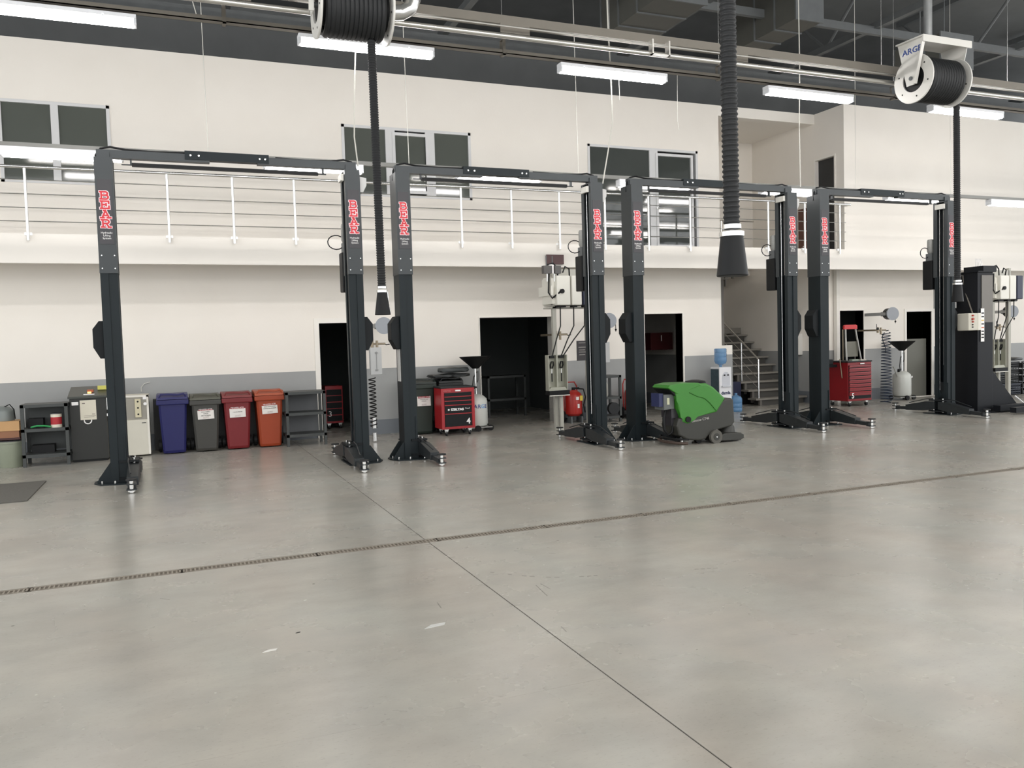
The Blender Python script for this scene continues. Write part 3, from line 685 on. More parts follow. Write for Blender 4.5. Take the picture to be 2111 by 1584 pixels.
# ------------------------------------------------------------------ small fittings on walls
def spring_coil(b, cx, cy, z0, z1, r, turns, tr, n=14, taper=None, rx=1.):
    pts = []
    for i in range(turns*n+1):
        f = i/(turns*n); a = 2*PI*i/n; rr = r*(1-(taper or 0)*f)
        pts.append((cx+rx*rr*math.cos(a), cy+rr*math.sin(a)*.8, z0+(z1-z0)*f))
    b.tube(pts, tr, 6); return b
RG = mat('reel_grey_cover', (150, 154, 160), .45, var=.05)
def air_reel(x, y, z, lab, coil=None):
    t = thing('wall_hose_reel', (x, y, z), lab, 'hose reel', 'grey hose reels on wall brackets')
    MB().lathe([(0, 0), (.11, 0), (.14, .02), (.15, .05), (.15, .07), (0, .07)], (0, -.07, 0), (-.25, -1, 0), 28).build('side_cover', RG, t, smooth=True)
    MB().lathe([(0, 0), (.125, 0), (.13, .01), (.13, .15), (.12, .16), (0, .16)], (.04, .08, 0), (-.25, -1, 0), 28).build('drum', BLACK, t, smooth=True)
    MB().prism([(.06, .12), (.17, .08), (.19, .0), (.1, -.08)], -.05, .06, bev=.008).build('hose_outlet', BLACK, t)
    MB().box(-.15, -.13, -.04, 15.1-y, -.035, .035).box(-.13, .02, .09, .11, -.05, .05).build('swivel_bracket', mat('bracket_grey', (150, 150, 148), .5), t)
    MB().tube([(.17, 0, .0), (.2, 0, -.08), (.205, 0, -.22)], .007, 6).build('hose_end', BLACK, t)
    MB().lathe([(0, -.022), (.015, -.018), (.022, 0), (.015, .018), (0, .022)], (.205, 0, -.18), (0, 0, 1), 12).build('hose_stopper', BLACK, t, smooth=True)
    return t
air_reel(3.50, 14.55, 1.99, 'grey hose reel on the wall between the first and second lift')
air_reel(8.02, 14.55, 2.0, 'grey hose reel on the wall behind the fourth lift post')
air_reel(15.42, 14.5, 2.03, 'grey hose reel on the wall above the blue coiled hose')
air_reel(19.4, 14.5, 2.03, 'grey hose reel on the wall at the right edge')
def regulator(x, y, z, lab, m):
    t = thing('air_regulator', (x, y, z), lab, 'regulator')
    MB().cyl((-.2, 0, 0), (.12, 0, 0), .018, n=10).build('manifold', m, t)
    MB().cyl((-.12, 0, -.06), (-.12, 0, .07), .028, n=12).cyl((-.03, 0, -.1), (-.03, 0, .06), .022, n=12).build('bowl', m, t)
    MB().cyl((-.17, -.03, .03), (-.17, -.05, .03), .03, n=14).build('gauge', BLACK, t)
    MB().tube([(-.15, 0, .04), (-.16, 0, .14)], .008, 6).tube([(.1, 0, .0), (.14, 0, -.02), (.2, 0, -.01)], .01, 6).build('valve_lever', BLACK, t)
    MB().box(-.03, .01, .02, 15.1-y, -.02, .02).build('wall_bracket', m, t)
BR = mat('brass_and_steel', (150, 138, 118), .4, .6)
regulator(3.42, 14.6, 1.67, 'brass air regulator with lever above the grey switch box', BR)
regulator(6.85, 14.2, 1.75, 'brass air regulator beside the black notice board', BR)
regulator(15.1, 14.4, 1.66, 'blue and brass air regulator over the long coiled hose', BR)
regulator(19.0, 14.4, 1.66, 'brass air regulator on the wall near the right edge', BR)
def switch_box(x, y, z, w, h, lab, d=.12):
    t = thing('switch_box', (x, y, z), lab, 'electrical box')
    MB().box(0, w, 0, d, 0, h, bev=.008).build('enclosure', mat('enclosure_grey', (186, 187, 186), .5), t)
    MB().box(w*.5, w*.5+.01, -.008, 0, h*.15, h*.85).box(w*.5-.02, w*.5+.03, -.016, 0, h*.15, h*.19).box(w*.5-.02, w*.5+.03, -.016, 0, h*.78, h*.82).build('hinge_line', mat('hinge_grey', (140, 141, 140), .5), t)
    return t
switch_box(3.22, 14.4, 1.13, .2, .48, 'tall grey switch box beside the second lift post')
switch_box(8.0, 14.95, 1.16, .3, .42, 'grey switch box on the wall behind the fourth lift post', .17)
t = thing('switch_box', (13.7, 15.55, 1.13), 'white switch box on the stairwell side wall between the two dark posts', 'electrical box')
MB().box(0, .12, 0, .3, 0, .5, bev=.008).build('enclosure', mat('enclosure_white', (206, 204, 198), .5), t)
MB().box(-.01, 0, .15, .16, .1, .42).build('hinge_line', BLACK, t)
tag(MB().tube([(-.50, 15.085, .99), (-.5, 15.08, 1.06), (-.45, 15.08, 1.12), (-.36, 15.085, 1.14)], .006, 6).build('wall_cable', WIRE), 'pale looping cable on the wall above the white cabinet', 'cable')
tag(MB().box(14.33, 14.42, 14.98, 15.08, 0, 3.6).build('white_conduit', mat('conduit_white', (222, 218, 210), .6)), 'tall white square trunking beside the right hand doorway', 'trunking')
tag(MB().cyl((14.52, 15.0, .6), (14.52, 15.0, 1.7), .012).build('air_pipe', BR), 'thin brown air pipe on the white trunking', 'pipe')
b = MB(); spring_coil(b, 14.86, 14.05, .02, 1.6, .14, 24, .010, taper=.3)
t = thing('coiled_air_hose', (0, 0, 0), 'long dark blue coiled air hose standing on the floor beside the red cabinet', 'hose')
b.build('coil', mat('hose_blue_black', (32, 46, 66), .4), t, smooth=True)
MB().tube([(14.86, 14.1, 1.6), (15.0, 14.3, 1.5), (15.08, 14.35, 1.4), (15.0, 14.2, 1.25), (14.9, 14.1, 1.15)], .009, 6).build('hose_tail', BLACK, t, smooth=True)
b = MB(); spring_coil(b, 19.3, 13.72, .3, 1.4, .10, 20, .010)
tag(b.build('coiled_air_hose', mat('hose_blue_black', (32, 46, 66), .4), smooth=True), 'dark blue coiled air hose over the stacked crates at right', 'hose')
b = MB(); spring_coil(b, 3.12, 13.9, .25, 1.1, .055, 13, .010)
t = thing('coiled_air_hose', (0, 0, 0), 'black coiled hose hanging behind the second lift post', 'hose')
b.build('coil', BLACK, t, smooth=True)
MB().cyl((3.13, 13.9, .24), (3.13, 13.9, .42), .04).cyl((3.13, 13.9, .02), (3.13, 13.9, .16), .04).build('filter_bowl', STAIN, t)
t = thing('notice_board', (6.98, 13.82, 1.25), 'small black notice board with printed lines left of the fourth lift post', 'sign')
MB().box(0, .21, 0, .02, 0, .37).build('board', mat('board_black', (44, 40, 42), .5), t)
for z, w in ((.33, .14), (.25, .15), (.2, .12), (.16, .14), (.11, .12)):
    MB().box(.105-w/2, .105+w/2, -.003, 0, z-.006, z+.006).build('printed_line', mat('board_print', (150, 146, 140), .5), t)
t = thing('wall_sign', (6.56, 14.16, 3.07), 'small dark brown sign plate on the balcony edge', 'sign')
MB().box(0, .36, 0, .02, 0, .18).build('plate', mat('sign_maroon', (78, 48, 48), .5), t)

# ------------------------------------------------------------------ oil hose reel cabinets with drip trays
HW = mat('reel_cabinet_white', (222, 220, 210), .45, var=.04); NV = mat('reel_cabinet_navy', (34, 40, 62), .4)
LG = mat('light_grey_post', (176, 174, 164), .5, var=.05)
def oil_unit(x, y, lab, full=True):
    t = thing('oil_hose_reel_cabinet', (x, y, 0), lab, 'hose reel', 'oil reel cabinets')
    MB().box(.0, .07, .10, .17, .0, 2.3).build('post', LG, t)
    MB().box(.78, .86, .3, .38, .0, 3.0).build('post', LG, t)
    for i, (a, c, m_) in enumerate(((.0, .27, HW), (.30, .50, HW), (.53, .72, NV))):
        h = MB().box(a, c, -.1, .5, 2.27, 2.80, bev=.02).build('reel_housing', m_, t, label=['left white reel housing', 'middle white reel housing', 'navy reel housing'][i])
        MB().box(a+.05, c-.05, .0, .1, 2.235, 2.27).build('hose_outlet', BLACK, h)
    MB().box(-.09, -.05, -.05, .5, 2.45, 2.62).box(-.06, .0, .0, .4, 2.3, 2.76).build('side_plate', HW, t)
    MB().box(-.04, .78, .1, .42, 2.22, 2.25).box(.1, .8, .3, .36, 2.8, 2.95).build('mounting_rail', LG, t)
    for a, xx in ((.13, -.08), (.40, .1), (.62, .14)):
        MB().tube([(a, .05, 2.25), (a-.005, .05, 1.9), ((a+xx)/2, .03, 1.65), (xx, .0, 1.36)], .011, 6).build('oil_hose', BLACK, t, smooth=True)
    MB().tube([(-.1, .0, 2.85), (-.12, .0, 2.5), (-.05, 0, 2.4), (.05, -.11, 2.5), (.08, -.12, 2.55)], .016, 8).tube([(-.17, 0, 2.88), (-.13, 0, 3.0), (-.02, 0, 3.03), (.06, 0, 2.95), (.07, 0, 2.8)], .014, 8).tube([(.17, 0, 2.86), (.22, 0, 2.97), (.3, 0, 2.93), (.33, .05, 2.8)], .014, 8).build('supply_hose', BLACK, t, smooth=True)
    if full:
        MB().box(-.22, -.06, -.05, .05, 2.84, 2.98).box(-.0, .12, -.05, .05, 2.84, 2.98).build('solenoid_box', mat('solenoid_grey', (84, 82, 80), .5), t)
        MB().box(-.1, -.02, -.03, .03, 2.84, 3.0).build('lamp_body', WHT, t)
        for q in (-.15, -.03): MB().cyl((q, .0, 2.98), (q, 0, 3.16), .01, n=8).build('copper_stub', STEELD, t)
        MB().cyl((-.14, .0, 2.7), (-.14, 0, 2.84), .014, n=8).cyl((.0, .0, 2.7), (.0, 0, 2.84), .014, n=8).build('pipe_nipple', CHROME, t)
    MB().cyl((.10, -.1, 2.52), (.10, -.13, 2.52), .04, n=14).build('inlet_valve', BLACK, t)
    tr_ = MB(); W_ = .38; x0 = -.21
    tr_.box(x0, x0+W_, .03, .045, .74, 1.38).box(x0, x0+.012, -.10, .045, .74, 1.38).box(x0+W_-.012, x0+W_, -.10, .045, .74, 1.38).box(x0+W_/2-.01, x0+W_/2+.01, -.07, .045, .80, 1.38)
    tr_.prism([(x0, .74), (x0+W_, .74), (x0+W_-.05, .80), (x0+.05, .80)], -.09, .04)
    tray = tr_.build('drip_tray', mat('tray_grey_green', (172, 172, 158), .4, .3, var=.08, scale=9), t)
    MB().box(x0, x0+W_+.02, -.13, .05, .66, .74).build('tray_trough', BLACK, tray)
    MB().box(x0-.0, x0+W_+.02, -.14, -.13, .645, .66).build('tray_lip', HW, tray)
    for xx in (-.11, .08):
        MB().tube([(xx-.02, -.03, 1.14), (xx-.035, -.05, 1.2), (xx-.02, -.06, 1.26), (xx+.015, -.06, 1.26), (xx+.025, -.05, 1.2), (xx+.01, -.03, 1.14)], .014, 8).box(xx-.04, xx+.05, -.05, .0, 1.32, 1.37).build('oil_gun', BLACK, t)
        MB().cyl((xx, -.03, 1.05), (xx+.003, -.03, 1.13), .008, n=8).build('gun_neck', CHROME, t)
        MB().cyl((xx, -.03, .90), (xx, -.03, 1.05), .011, n=8).build('gun_grip', BLACK, t)
    MB().box(.06, .12, .0, .06, 0, .68).build('tray_leg', LG, t)
    return t
oil_unit(6.42, 13.55, 'white and navy oil reel cabinet with drip tray left of the fourth lift post')
oil_unit(17.15, 13.1, 'white and navy oil reel cabinet at the right edge', False)

# ------------------------------------------------------------------ wheeled bins
def wheelie(x, y, rgb, rgbl, lab, rz=0, h=.88, sticker=None, sc=1.0, slab=None):
    t = thing('wheeled_bin', (x, y, 0), lab, 'bin', 'wheeled bins', rz=rz)
    m_ = mat('bin_%d_%d_%d' % rgb, dk(rgb), .5, var=.06, scale=5); ml = mat('binlid_%d_%d_%d' % rgbl, dk(rgbl, .75), .45, var=.06, scale=5)
    w0, w1, d0, d1 = .165*sc, .225*sc, .0, .0
    b = MB(); bm = b.bm
    lv = [(.02, .165, -.22, .18), (.06, .17, -.235, .2), (h-.16, .205, -.262, .25), (h-.06, .208, -.266, .256)]
    rings = []
    for z, w, yf, yb in lv:
        w *= sc; k = .03
        pts = [(-w+k, yf), (w-k, yf), (w, yf+k), (w, yb-k), (w-k, yb), (-w+k, yb), (-w, yb-k), (-w, yf+k)]
        rings.append([bm.verts.new((p[0], p[1], z)) for p in pts])
    for a, c in zip(rings, rings[1:]):
        for i in range(8): bm.faces.new((a[i], a[(i+1) % 8], c[(i+1) % 8], c[i]))
    bm.faces.new(rings[0][::-1]); bm.faces.new(rings[-1])
    b.build('body', m_, t)
    MB().box(-.24*sc, .24*sc, -.295, .28, h-.085, h-.005, bev=.015).build('rim', m_, t)
    b = MB().prism([(-.3, h), (-.29, h+.035), (-.2, h+.075), (.2, h+.085), (.29, h+.06), (.3, h)], -.235*sc, .235*sc, 'yz', bev=.012)
    lid = b.build('lid', ml, t)
    MB().tube([(-.2*sc, -.28, h+.035), (-.17*sc, -.30, h+.085), (-.06*sc, -.29, h+.082), (.08*sc, -.29, h+.07), (.17*sc, -.3, h+.085), (.2*sc, -.28, h+.04)], .014, 8).build('lid_ridge', ml, lid)
    MB().cyl((-.2*sc, .31, h-.01), (.2*sc, .31, h-.01), .016, n=10).box(-.2*sc, -.17*sc, .26, .32, h-.03, h+.01).box(.17*sc, .2*sc, .26, .32, h-.03, h+.01).build('handle', m_, t)
    for s in (-1, 1):
        MB().cyl((s*.19*sc, .21, .1), (s*.235*sc, .21, .1), .1, n=20).build('wheel', RUB, t)
    if sticker:
        lines, (sx, sz, ang) = sticker
        M = Matrix.Translation((sx, -.262, sz)) @ Matrix.Rotation(ang, 4, 'Y') @ Matrix.Rotation(-.055, 4, 'X')
        s = MB().box(-.125, .125, -.002, 0, -.095, .095, M=M).build('sticker', mat('sticker_paper', (226, 222, 216), .6), t)
        MB().box(-.108, .108, -.0035, -.002, .045, .08, M=M).build('sticker_band', mat('band_red', (150, 32, 40), .5), s)
        R = M
        def tx(tt, size, dz, mm):
            o = text(tt, size, (0, -.004, dz), mm, s, 'print'); o.data.transform(M); return o
        tx(lines[0], .03, .061, WHT)
        for i, l in enumerate(lines[1:]):
            tx(l, .021, .022-.03*i, mat('print_black', (40, 38, 38), .6))
        tx('ATIK YONETIMI', .012, -.062, mat('print_grey', (150, 120, 120), .6)); tx('TEHLIKELI ATIK KODU', .009, -.082, mat('print_grey', (150, 120, 120), .6))
    return t
BY = 14.5
wheelie(-.03, BY, (34, 36, 128), (44, 46, 122), 'blue wheeled bin between the white cabinet and the grey bin')
wheelie(.46, BY, (92, 90, 84), (108, 108, 92), 'grey wheeled bin with white sticker, between blue and red bins', h=.85, sticker=(['TEHLIKELI ATIK', 'BOYA TINERLI', 'KAPLAR', 'SERT FILTRELER'], (.0, .63, -.03)))
wheelie(.95, BY, (172, 36, 44), (166, 62, 62), 'red wheeled bin with white sticker', h=.86, sticker=(['TEHLIKELI ATIK', '', 'YAG FILTRELERI'], (.0, .63, -.02)))
wheelie(1.46, BY, (226, 88, 34), (226, 104, 60), 'orange wheeled bin with white sticker, at the right end of the row', h=.87, sticker=(['TEHLIKELI ATIK', 'YAGLI KONTAMINE', 'KUMAS MALZEMELER'], (.0, .66, -.05)))
gb_ = wheelie(4.18, 14.72, (40, 58, 46), (40, 52, 46), 'dark green wheeled bin behind the second lift, left of the red cart', h=.92, sticker=(['TEHLIKELI ATIK', 'YAGLI ATIK KAP', 'EMICILER'], (.0, .62, 0)))
wheelie(4.72, 14.79, (36, 40, 38), (34, 38, 38), 'black wheeled bin behind the red cart numbered 4', h=.92)
b = MB(); bm = b.bm
def bag(x, y, z, sx, sy, sz, lab, rgb, seed):
    random.seed(seed); b = MB()
    bmesh.ops.create_icosphere(b.bm, subdivisions=3, radius=1)
    for v in b.bm.verts:
        a = math.atan2(v.co.y, v.co.x)
        k = 1+.10*math.sin(3*a+seed)+.06*math.sin(7*a)
        v.co = Vector((x+v.co.x*sx*k, y+v.co.y*sy*k, z+math.copysign(abs(v.co.z)**.45, v.co.z)*sz*(.85 if v.co.z > 0 else .6)*(1+.12*math.sin(7*v.co.x+seed))))
    tag(b.build('folded_seat_cover', mat('cover_%d' % rgb[0], rgb, .45, var=.15), smooth=True), lab, 'cover')
bag(4.72, 14.66, 1.045, .40, .24, .05, 'dark bundled cover lying under another on the black bin', (40, 43, 43), 1)
bag(4.80, 14.64, 1.145, .30, .20, .075, 'grey bundled cover on top of the pile on the black bin', (62, 66, 66), 2)

# thin low dark panel filling the area behind the bins
t = thing('low_steel_cabinet', (-.33, 14.93, 0), 'long low dark steel panel behind the four coloured bins', 'cabinet')
MB().box(0, 2.0, 0, .14, .02, .84).build('carcass', mat('dark_panel', (52, 52, 51), .5, var=.1), t)
MB().box(0, 2.0, -.01, .14, .84, .86).build('top', mat('dark_panel2', (70, 72, 72), .5), t)

# ------------------------------------------------------------------ left group: bench, cabinet, jug, boxes
SH = mat('shelf_dark_grey', (66, 69, 68), .5, .2, var=.12)
def shelf_unit(x, y, w, d, h, levels, lab, m_=SH):
    t = thing('steel_shelf_unit', (x, y, 0), lab, 'shelf')
    for px in (0, w-.045):
        for py in (0, d-.04): MB().box(px, px+.045, py, py+.04, 0, h).build('leg', m_, t)
    for z in levels: MB().box(0, w, 0, d, z-.045, z).build('shelf_board', m_, t)
    return t
t = shelf_unit(-2.10, 13.93, .62, .5, .92, (.16+.02, .56, .92), 'dark steel shelf unit at far left with paint tin')
MB().box(.05, .57, .46, .48, .2, .9).build('back_panel', SH, t)
t = thing('paint_tin', (-1.65, 14.05, .56), 'red and white paint tin on the middle shelf at far left', 'tin')
MB().cyl((0, 0, 0), (0, 0, .045), .075, n=24).cyl((0, 0, .155), (0, 0, .2), .075, n=24).build('tin_body', mat('tin_cream', (222, 214, 196), .5), t)
MB().cyl((0, 0, .045), (0, 0, .155), .0755, n=24).build('wrapper', mat('tin_red', (172, 36, 44), .5), t)
MB().cyl((0, 0, .2), (0, 0, .215), .068, n=24).build('lid', SIGN, t)
tag(MB().tube([(-1.98, 14.0, .58), (-1.9, 13.98, .60), (-1.8, 13.98, .595), (-1.72, 14.0, .575)], .014, 8).build('green_tool', mat('tool_green', (48, 150, 84), .4)), 'slim green tool lying on the shelf beside the tin', 'tool')
tag(MB().box(-2.03, -1.83, 14.1, 14.3, .561, .70).build('black_case', BLACK), 'black case on the middle shelf, behind the green tool', 'case')
tag(MB().box(-2.0, -1.7, 14.1, 14.3, .18, .30).build('black_case', BLACK), 'low black case on the bottom shelf', 'case')
t = thing('steel_drum_can', (-2.36, 14.2, .69), 'grey metal jerrycan standing on the cardboard box', 'can')
MB().lathe([(0, 0), (.15, 0), (.15, .13), (.14, .15), (.09, .2), (.03, .22), (0, .22)], (0, 0, 0), (0, 0, 1), 24).build('can_body', mat('can_grey', (124, 130, 128), .5, .3, var=.1), t, smooth=True)
MB().tube([(.02, -.05, .2), (.1, -.05, .24), (.15, -.03, .16), (.155, 0, .02)], .008, 6).build('bail_handle', BLACK, t)
t = thing('cardboard_box', (-2.62, 13.95, .42), 'flat brown cardboard box on the grey bucket at the left edge', 'box')
MB().box(0, .5, 0, .4, .13, .27).build('upper_carton', mat('cardboard', (190, 150, 104), .7, var=.06), t)
MB().box(.0, .49, .01, .4, .03, .13).build('lower_carton', mat('cardboard_dark', (140, 98, 72), .7, var=.1), t)
MB().box(0, .5, 0, .4, .0, .03).build('tray_board', mat('board_maroon', (70, 42, 40), .7), t)
t = thing('plastic_bucket', (-2.28, 14.15, 0), 'grey green plastic bucket on the floor at the left edge', 'bucket')
MB().lathe([(0, 0), (.145, 0), (.15, .01), (.185, .36), (.195, .36), (.195, .39), (0, .39)], (0, 0, 0), (0, 0, 1), 28).build('bucket_body', mat('bucket_green_grey', (140, 146, 128), .5, var=.08), t, smooth=True)
MB().lathe([(.0, .0), (.2, 0), (.2, .012), (0, .012)], (0, 0, .39), (0, 0, 1), 28).build('lid', SIGN, t)
# dark cabinet
DC = mat('cabinet_black_green', (28, 29, 25), .45, var=.08, scale=3)
t = thing('parts_washer_cabinet', (-1.47, 14.1, 0), 'dark green steel cabinet with paper notice and lit orange lamp', 'cabinet')
MB().box(0, .5, 0, .55, .03, .97, bev=.006).build('carcass', DC, t)
MB().box(.02, .48, .01, .5, 0, .03).build('plinth', BLACK, t)
MB().prism([(-.02, .97), (-.02, 1.0), (.55, 1.13), (.55, .97)], -.02, .52, 'yz').build('sloping_top', mat('cabinet_top', (60, 63, 58), .4, .2), t)
M = Matrix.Rotation(math.atan2(.13, .57), 4, 'X')
MB().box(.19, .34, .06, .1, 1.015, 1.03, M=Matrix.Identity(4)).build('label_plate', WHT, t)
MB().box(.24, .29, .14, .18, 1.035, 1.06).build('indicator_lamp', mat('lamp_orange', (255, 176, 96), .4, emit=3.0), t)
MB().box(.23, .32, .2, .3, 1.05, 1.09).build('lamp_socket', mat('copper_brown', (150, 84, 56), .5), t)
MB().box(.37, .52, .3, .4, 1.08, 1.14).build('yellow_tag', mat('tag_yellow', (206, 200, 96), .5), t)
nt_ = MB().box(.14, .36, -.006, 0, .64, .94).build('paper_notice', mat('paper_cream', (214, 208, 190), .6, var=.05, scale=30), t)
MB().box(.17, .21, -.008, -.006, .885, .9).box(.19, .35, -.008, -.006, .7, .705).box(.19, .33, -.008, -.006, .68, .684).box(.3, .34, -.008, -.006, .72, .73).build('notice_print', mat('print_grey2', (120, 110, 104), .6), nt_)
MB().box(.03, .12, -.006, 0, .87, .92).build('paper_label', WHT, t)
MB().tube([(.19, -.01, .63)]+[(.24+.05*math.cos(a), -.012, .63+.05*math.sin(a)) for a in [PI+.35*k for k in range(10)]]+[(.29, -.01, .63)], .009, 8).build('pull_ring', WHT, t)
MB().box(.505, .525, .03, .06, .78, .96).box(.5, .54, .02, .06, .68, .72).build('hinge_bar', CHROME, t)
# white cabinet
t = thing('white_metal_cabinet', (-.94, 14.3, 0), 'old white metal cabinet with socket strip, between lift post and blue bin', 'cabinet')
WC = mat('cabinet_cream', (206, 202, 188), .5, var=.03)
MB().box(0, .56, .02, .5, .02, .97, bev=.006).build('carcass', WC, t)
MB().box(.0, .54, .0, .02, .03, .58).build('lower_door', WC, t)
MB().box(.02, .53, .008, .02, .59, .93).build('recessed_panel', mat('panel_taupe', (150, 146, 136), .5), t)
MB().box(.53, .56, -.005, .02, .03, .97).box(0, .56, -.005, .02, .94, .97).build('face_frame', mat('frame_cream', (226, 222, 212), .5), t)
ss = MB().box(.36, .45, -.02, .008, .62, .91, bev=.006).build('socket_strip', mat('socket_beige', (206, 198, 168), .5), t)
b = MB()
for z in (.87, .77, .67): b.cyl((.405, -.02, z), (.405, -.024, z), .014, n=12)
b.build('socket_hole', BLACK, ss)
MB().cyl((.51, -.006, .83), (.51, -.02, .83), .025, n=14).box(.48, .53, -.012, 0, .90, .94).build('white_switch', WHT, t)
MB().box(.45, .51, -.006, 0, .525, .535).build('door_slot', SIGN, t)
# right-hand open shelf
t = shelf_unit(1.70, 14.08, .66, .5, .91, (.20, .56, .91), 'empty open steel shelf unit right of the orange bin')
MB().box(.05, .6, .48, .49, .2, .9).build('back_mesh', mat('shelf_back', (84, 86, 88), .5), t)
# mat
tag(MB().box(-3.6, -1.59, 10.68, 12.24, 0, .014, bev=.004).build('floor_mat', mat('mat_brown_grey', (92, 90, 84), .85, var=.15, scale=40, bump=.3)), 'dark rubber floor mat at the left edge', 'mat')

# ------------------------------------------------------------------ tool carts
CR = mat('cart_red', (160, 24, 32), .35, var=.04); CB = mat('drawer_black', (16, 18, 20), .5, spec=.25)
def castors(t, pts, white=True):
    for x, y in pts:
        w = MB().cyl((x-.012, y, .045), (x+.012, y, .045), .045, n=18).build('castor_wheel', RUB, t)
        MB().prism([(x-.035, .11), (x+.035, .11), (x+.012, .045), (x-.012, .045)], y-.026, y-.018).prism([(x-.035, .11), (x+.035, .11), (x+.012, .045), (x-.012, .045)], y+.018, y+.026).box(x-.04, x+.04, y-.03, y+.03, .105, .115).build('castor_fork', mat('zinc', (206, 206, 202), .35, .7), w)
t = thing('tool_cart', (4.36, 13.98, 0), 'red tool cart with black drawers and the number 4', 'tool cart')
MB().box(0, .62, .012, .44, .12, .845, bev=.008).build('carcass', CR, t)
b = MB().box(0, .05, 0, .012, .12, .845).box(.57, .62, 0, .012, .12, .845).box(.05, .57, 0, .012, .78, .845).box(.05, .57, 0, .012, .12, .15)
b.build('face_frame', CR, t)
zs = [(.705, .765), (.63, .69), (.555, .615), (.40, .535), (.165, .385)]
for i, (z0, z1) in enumerate(zs):
    d = MB().box(.06, .56, -.004, .012, z0, z1).build('drawer', CB, t)
    MB().box(.055, .565, -.012, .0, z0-.016, z0-.003).build('drawer_pull', CR, d)
MB().box(.26, .36, -.014, -.002, .79, .815).build('lock_plate', WHT, t)
text('IZELTAS', .034, (.11, -.003, .80), mat('print_grey_red', (200, 120, 120), .5), t, xs=1.1)
text('4', .14, (.495, -.006, .245), WHT, t, 'number', bold=.004)
text('IZELTAS', .055, (.29, -.006, .465), WHT, t, xs=1.2, bold=.003); text('Trend', .035, (.475, -.006, .478), WHT, t, shear=.3)
MB().box(.115, .145, -.006, -.004, .45, .48).build('emblem', WHT, t)
MB().box(-.01, .63, .0, .45, .845, .875, bev=.01).build('top_mat', mat('top_black', (30, 32, 34), .6), t)
MB().tube([(.62, .04, .82), (.68, .04, .84), (.70, .2, .84), (.68, .4, .84), (.62, .4, .82)], .014, 8).build('push_handle', BLACK, t)
castors(t, ((.09, .05), (.53, .05), (.09, .38), (.53, .38)))
# cabinet 5
t = thing('tool_cart', (13.62, 13.92, 0), 'large red drawer cabinet with the number 5', 'tool cart')
RDK = mat('cart_red_dark', (132, 20, 27), .36)
MB().box(0, .68, .014, .66, .12, .97, bev=.008).build('carcass', RDK, t)
MB().box(-.01, .69, .0, .67, .97, 1.0, bev=.006).build('top_mat', mat('top_black', (30, 32, 34), .6), t)
MB().box(.02, .66, .008, .016, .17, .91).build('drawer_recess', CB, t)  # black sheet put in as the shade in the drawer gaps
z = .90
for i, h in enumerate((.06, .09, .085, .085, .085, .085, .085, .10)):
    z0 = z-h
    d = MB().box(.03, .65, -.006, .012, z0+.018, z).build('drawer', RDK, t)
    MB().box(.03, .65, -.02, .002, z-.012, z).build('drawer_pull', mat('pull_red_bright', (186, 44, 50), .2, coat=.6), d)  # highlights on the pulls put into a brighter red
    z = z0
MB().box(.34, .46, -.006, .002, .925, .95).build('lock_plate', WHT, t)
text('5', .16, (.12, -.012, .235), WHT, t, 'number', bold=.004)
castors(t, ((.1, .08), (.58, .08), (.1, .58), (.58, .58)))
# vice and clutter at its left
t = thing('bench_vice', (13.30, 14.2, .93), 'black bench vice at the left side of the cabinet numbered 5', 'vice')
MB().box(-.15, .1, -.08, .15, .0, .12, bev=.02).box(-.12, .25, -.03, .03, -.06, .0).box(-.14, -.04, -.1, .1, .1, .2).build('vice_body', BLACK, t)
MB().cyl((.24, -.12, .12), (.3, -.12, -.3), .012).build('tommy_bar', BR, t); MB().cyl((-.3, .0, .03), (-.1, 0, .03), .012).build('spindle', BR, t)
tag(MB().box(13.82, 14.0, 14.0, 14.1, 1.0, 1.035).build('parts_box', mat('pale_green_box', (150, 160, 146), .5)), 'small pale green box lying on cabinet 5', 'box')
tag(MB().box(14.04, 14.2, 13.98, 14.06, 1.0, 1.03).build('cloth_pack', mat('pale_pack', (196, 190, 178), .6)), 'small pale pack on cabinet 5 in front of the trolley', 'box')
# folding hand trolley / step behind cabinet 5
t = thing('step_ladder', (14.0, 14.35, 1.0), 'aluminium step stool with red top handle on the red cabinet', 'step ladder')
AL = mat('aluminium_dull', (176, 174, 168), .35, .8)
MB().tube([(.0, 0, 0), (.0, .02, .35), (.01, .04, .70)], .018, 8).tube([(.42, 0, 0), (.36, .02, .35), (.30, .04, .70)], .018, 8).build('side_rail', AL, t)
MB().prism([(-.04, .70), (.34, .70), (.34, .78), (.30, .80), (.0, .80), (-.04, .78)], .02, .07, bev=.006).build('top_handle', mat('handle_red', (196, 44, 44), .4), t)
MB().box(.04, .38, .05, .1, .08, .42).build('step_plate', mat('plate_olive', (120, 118, 106), .5, var=.15), t)
MB().tube([(.44, .2, 0), (.40, .15, .40)], .010, 8).build('rear_leg', AL, t)

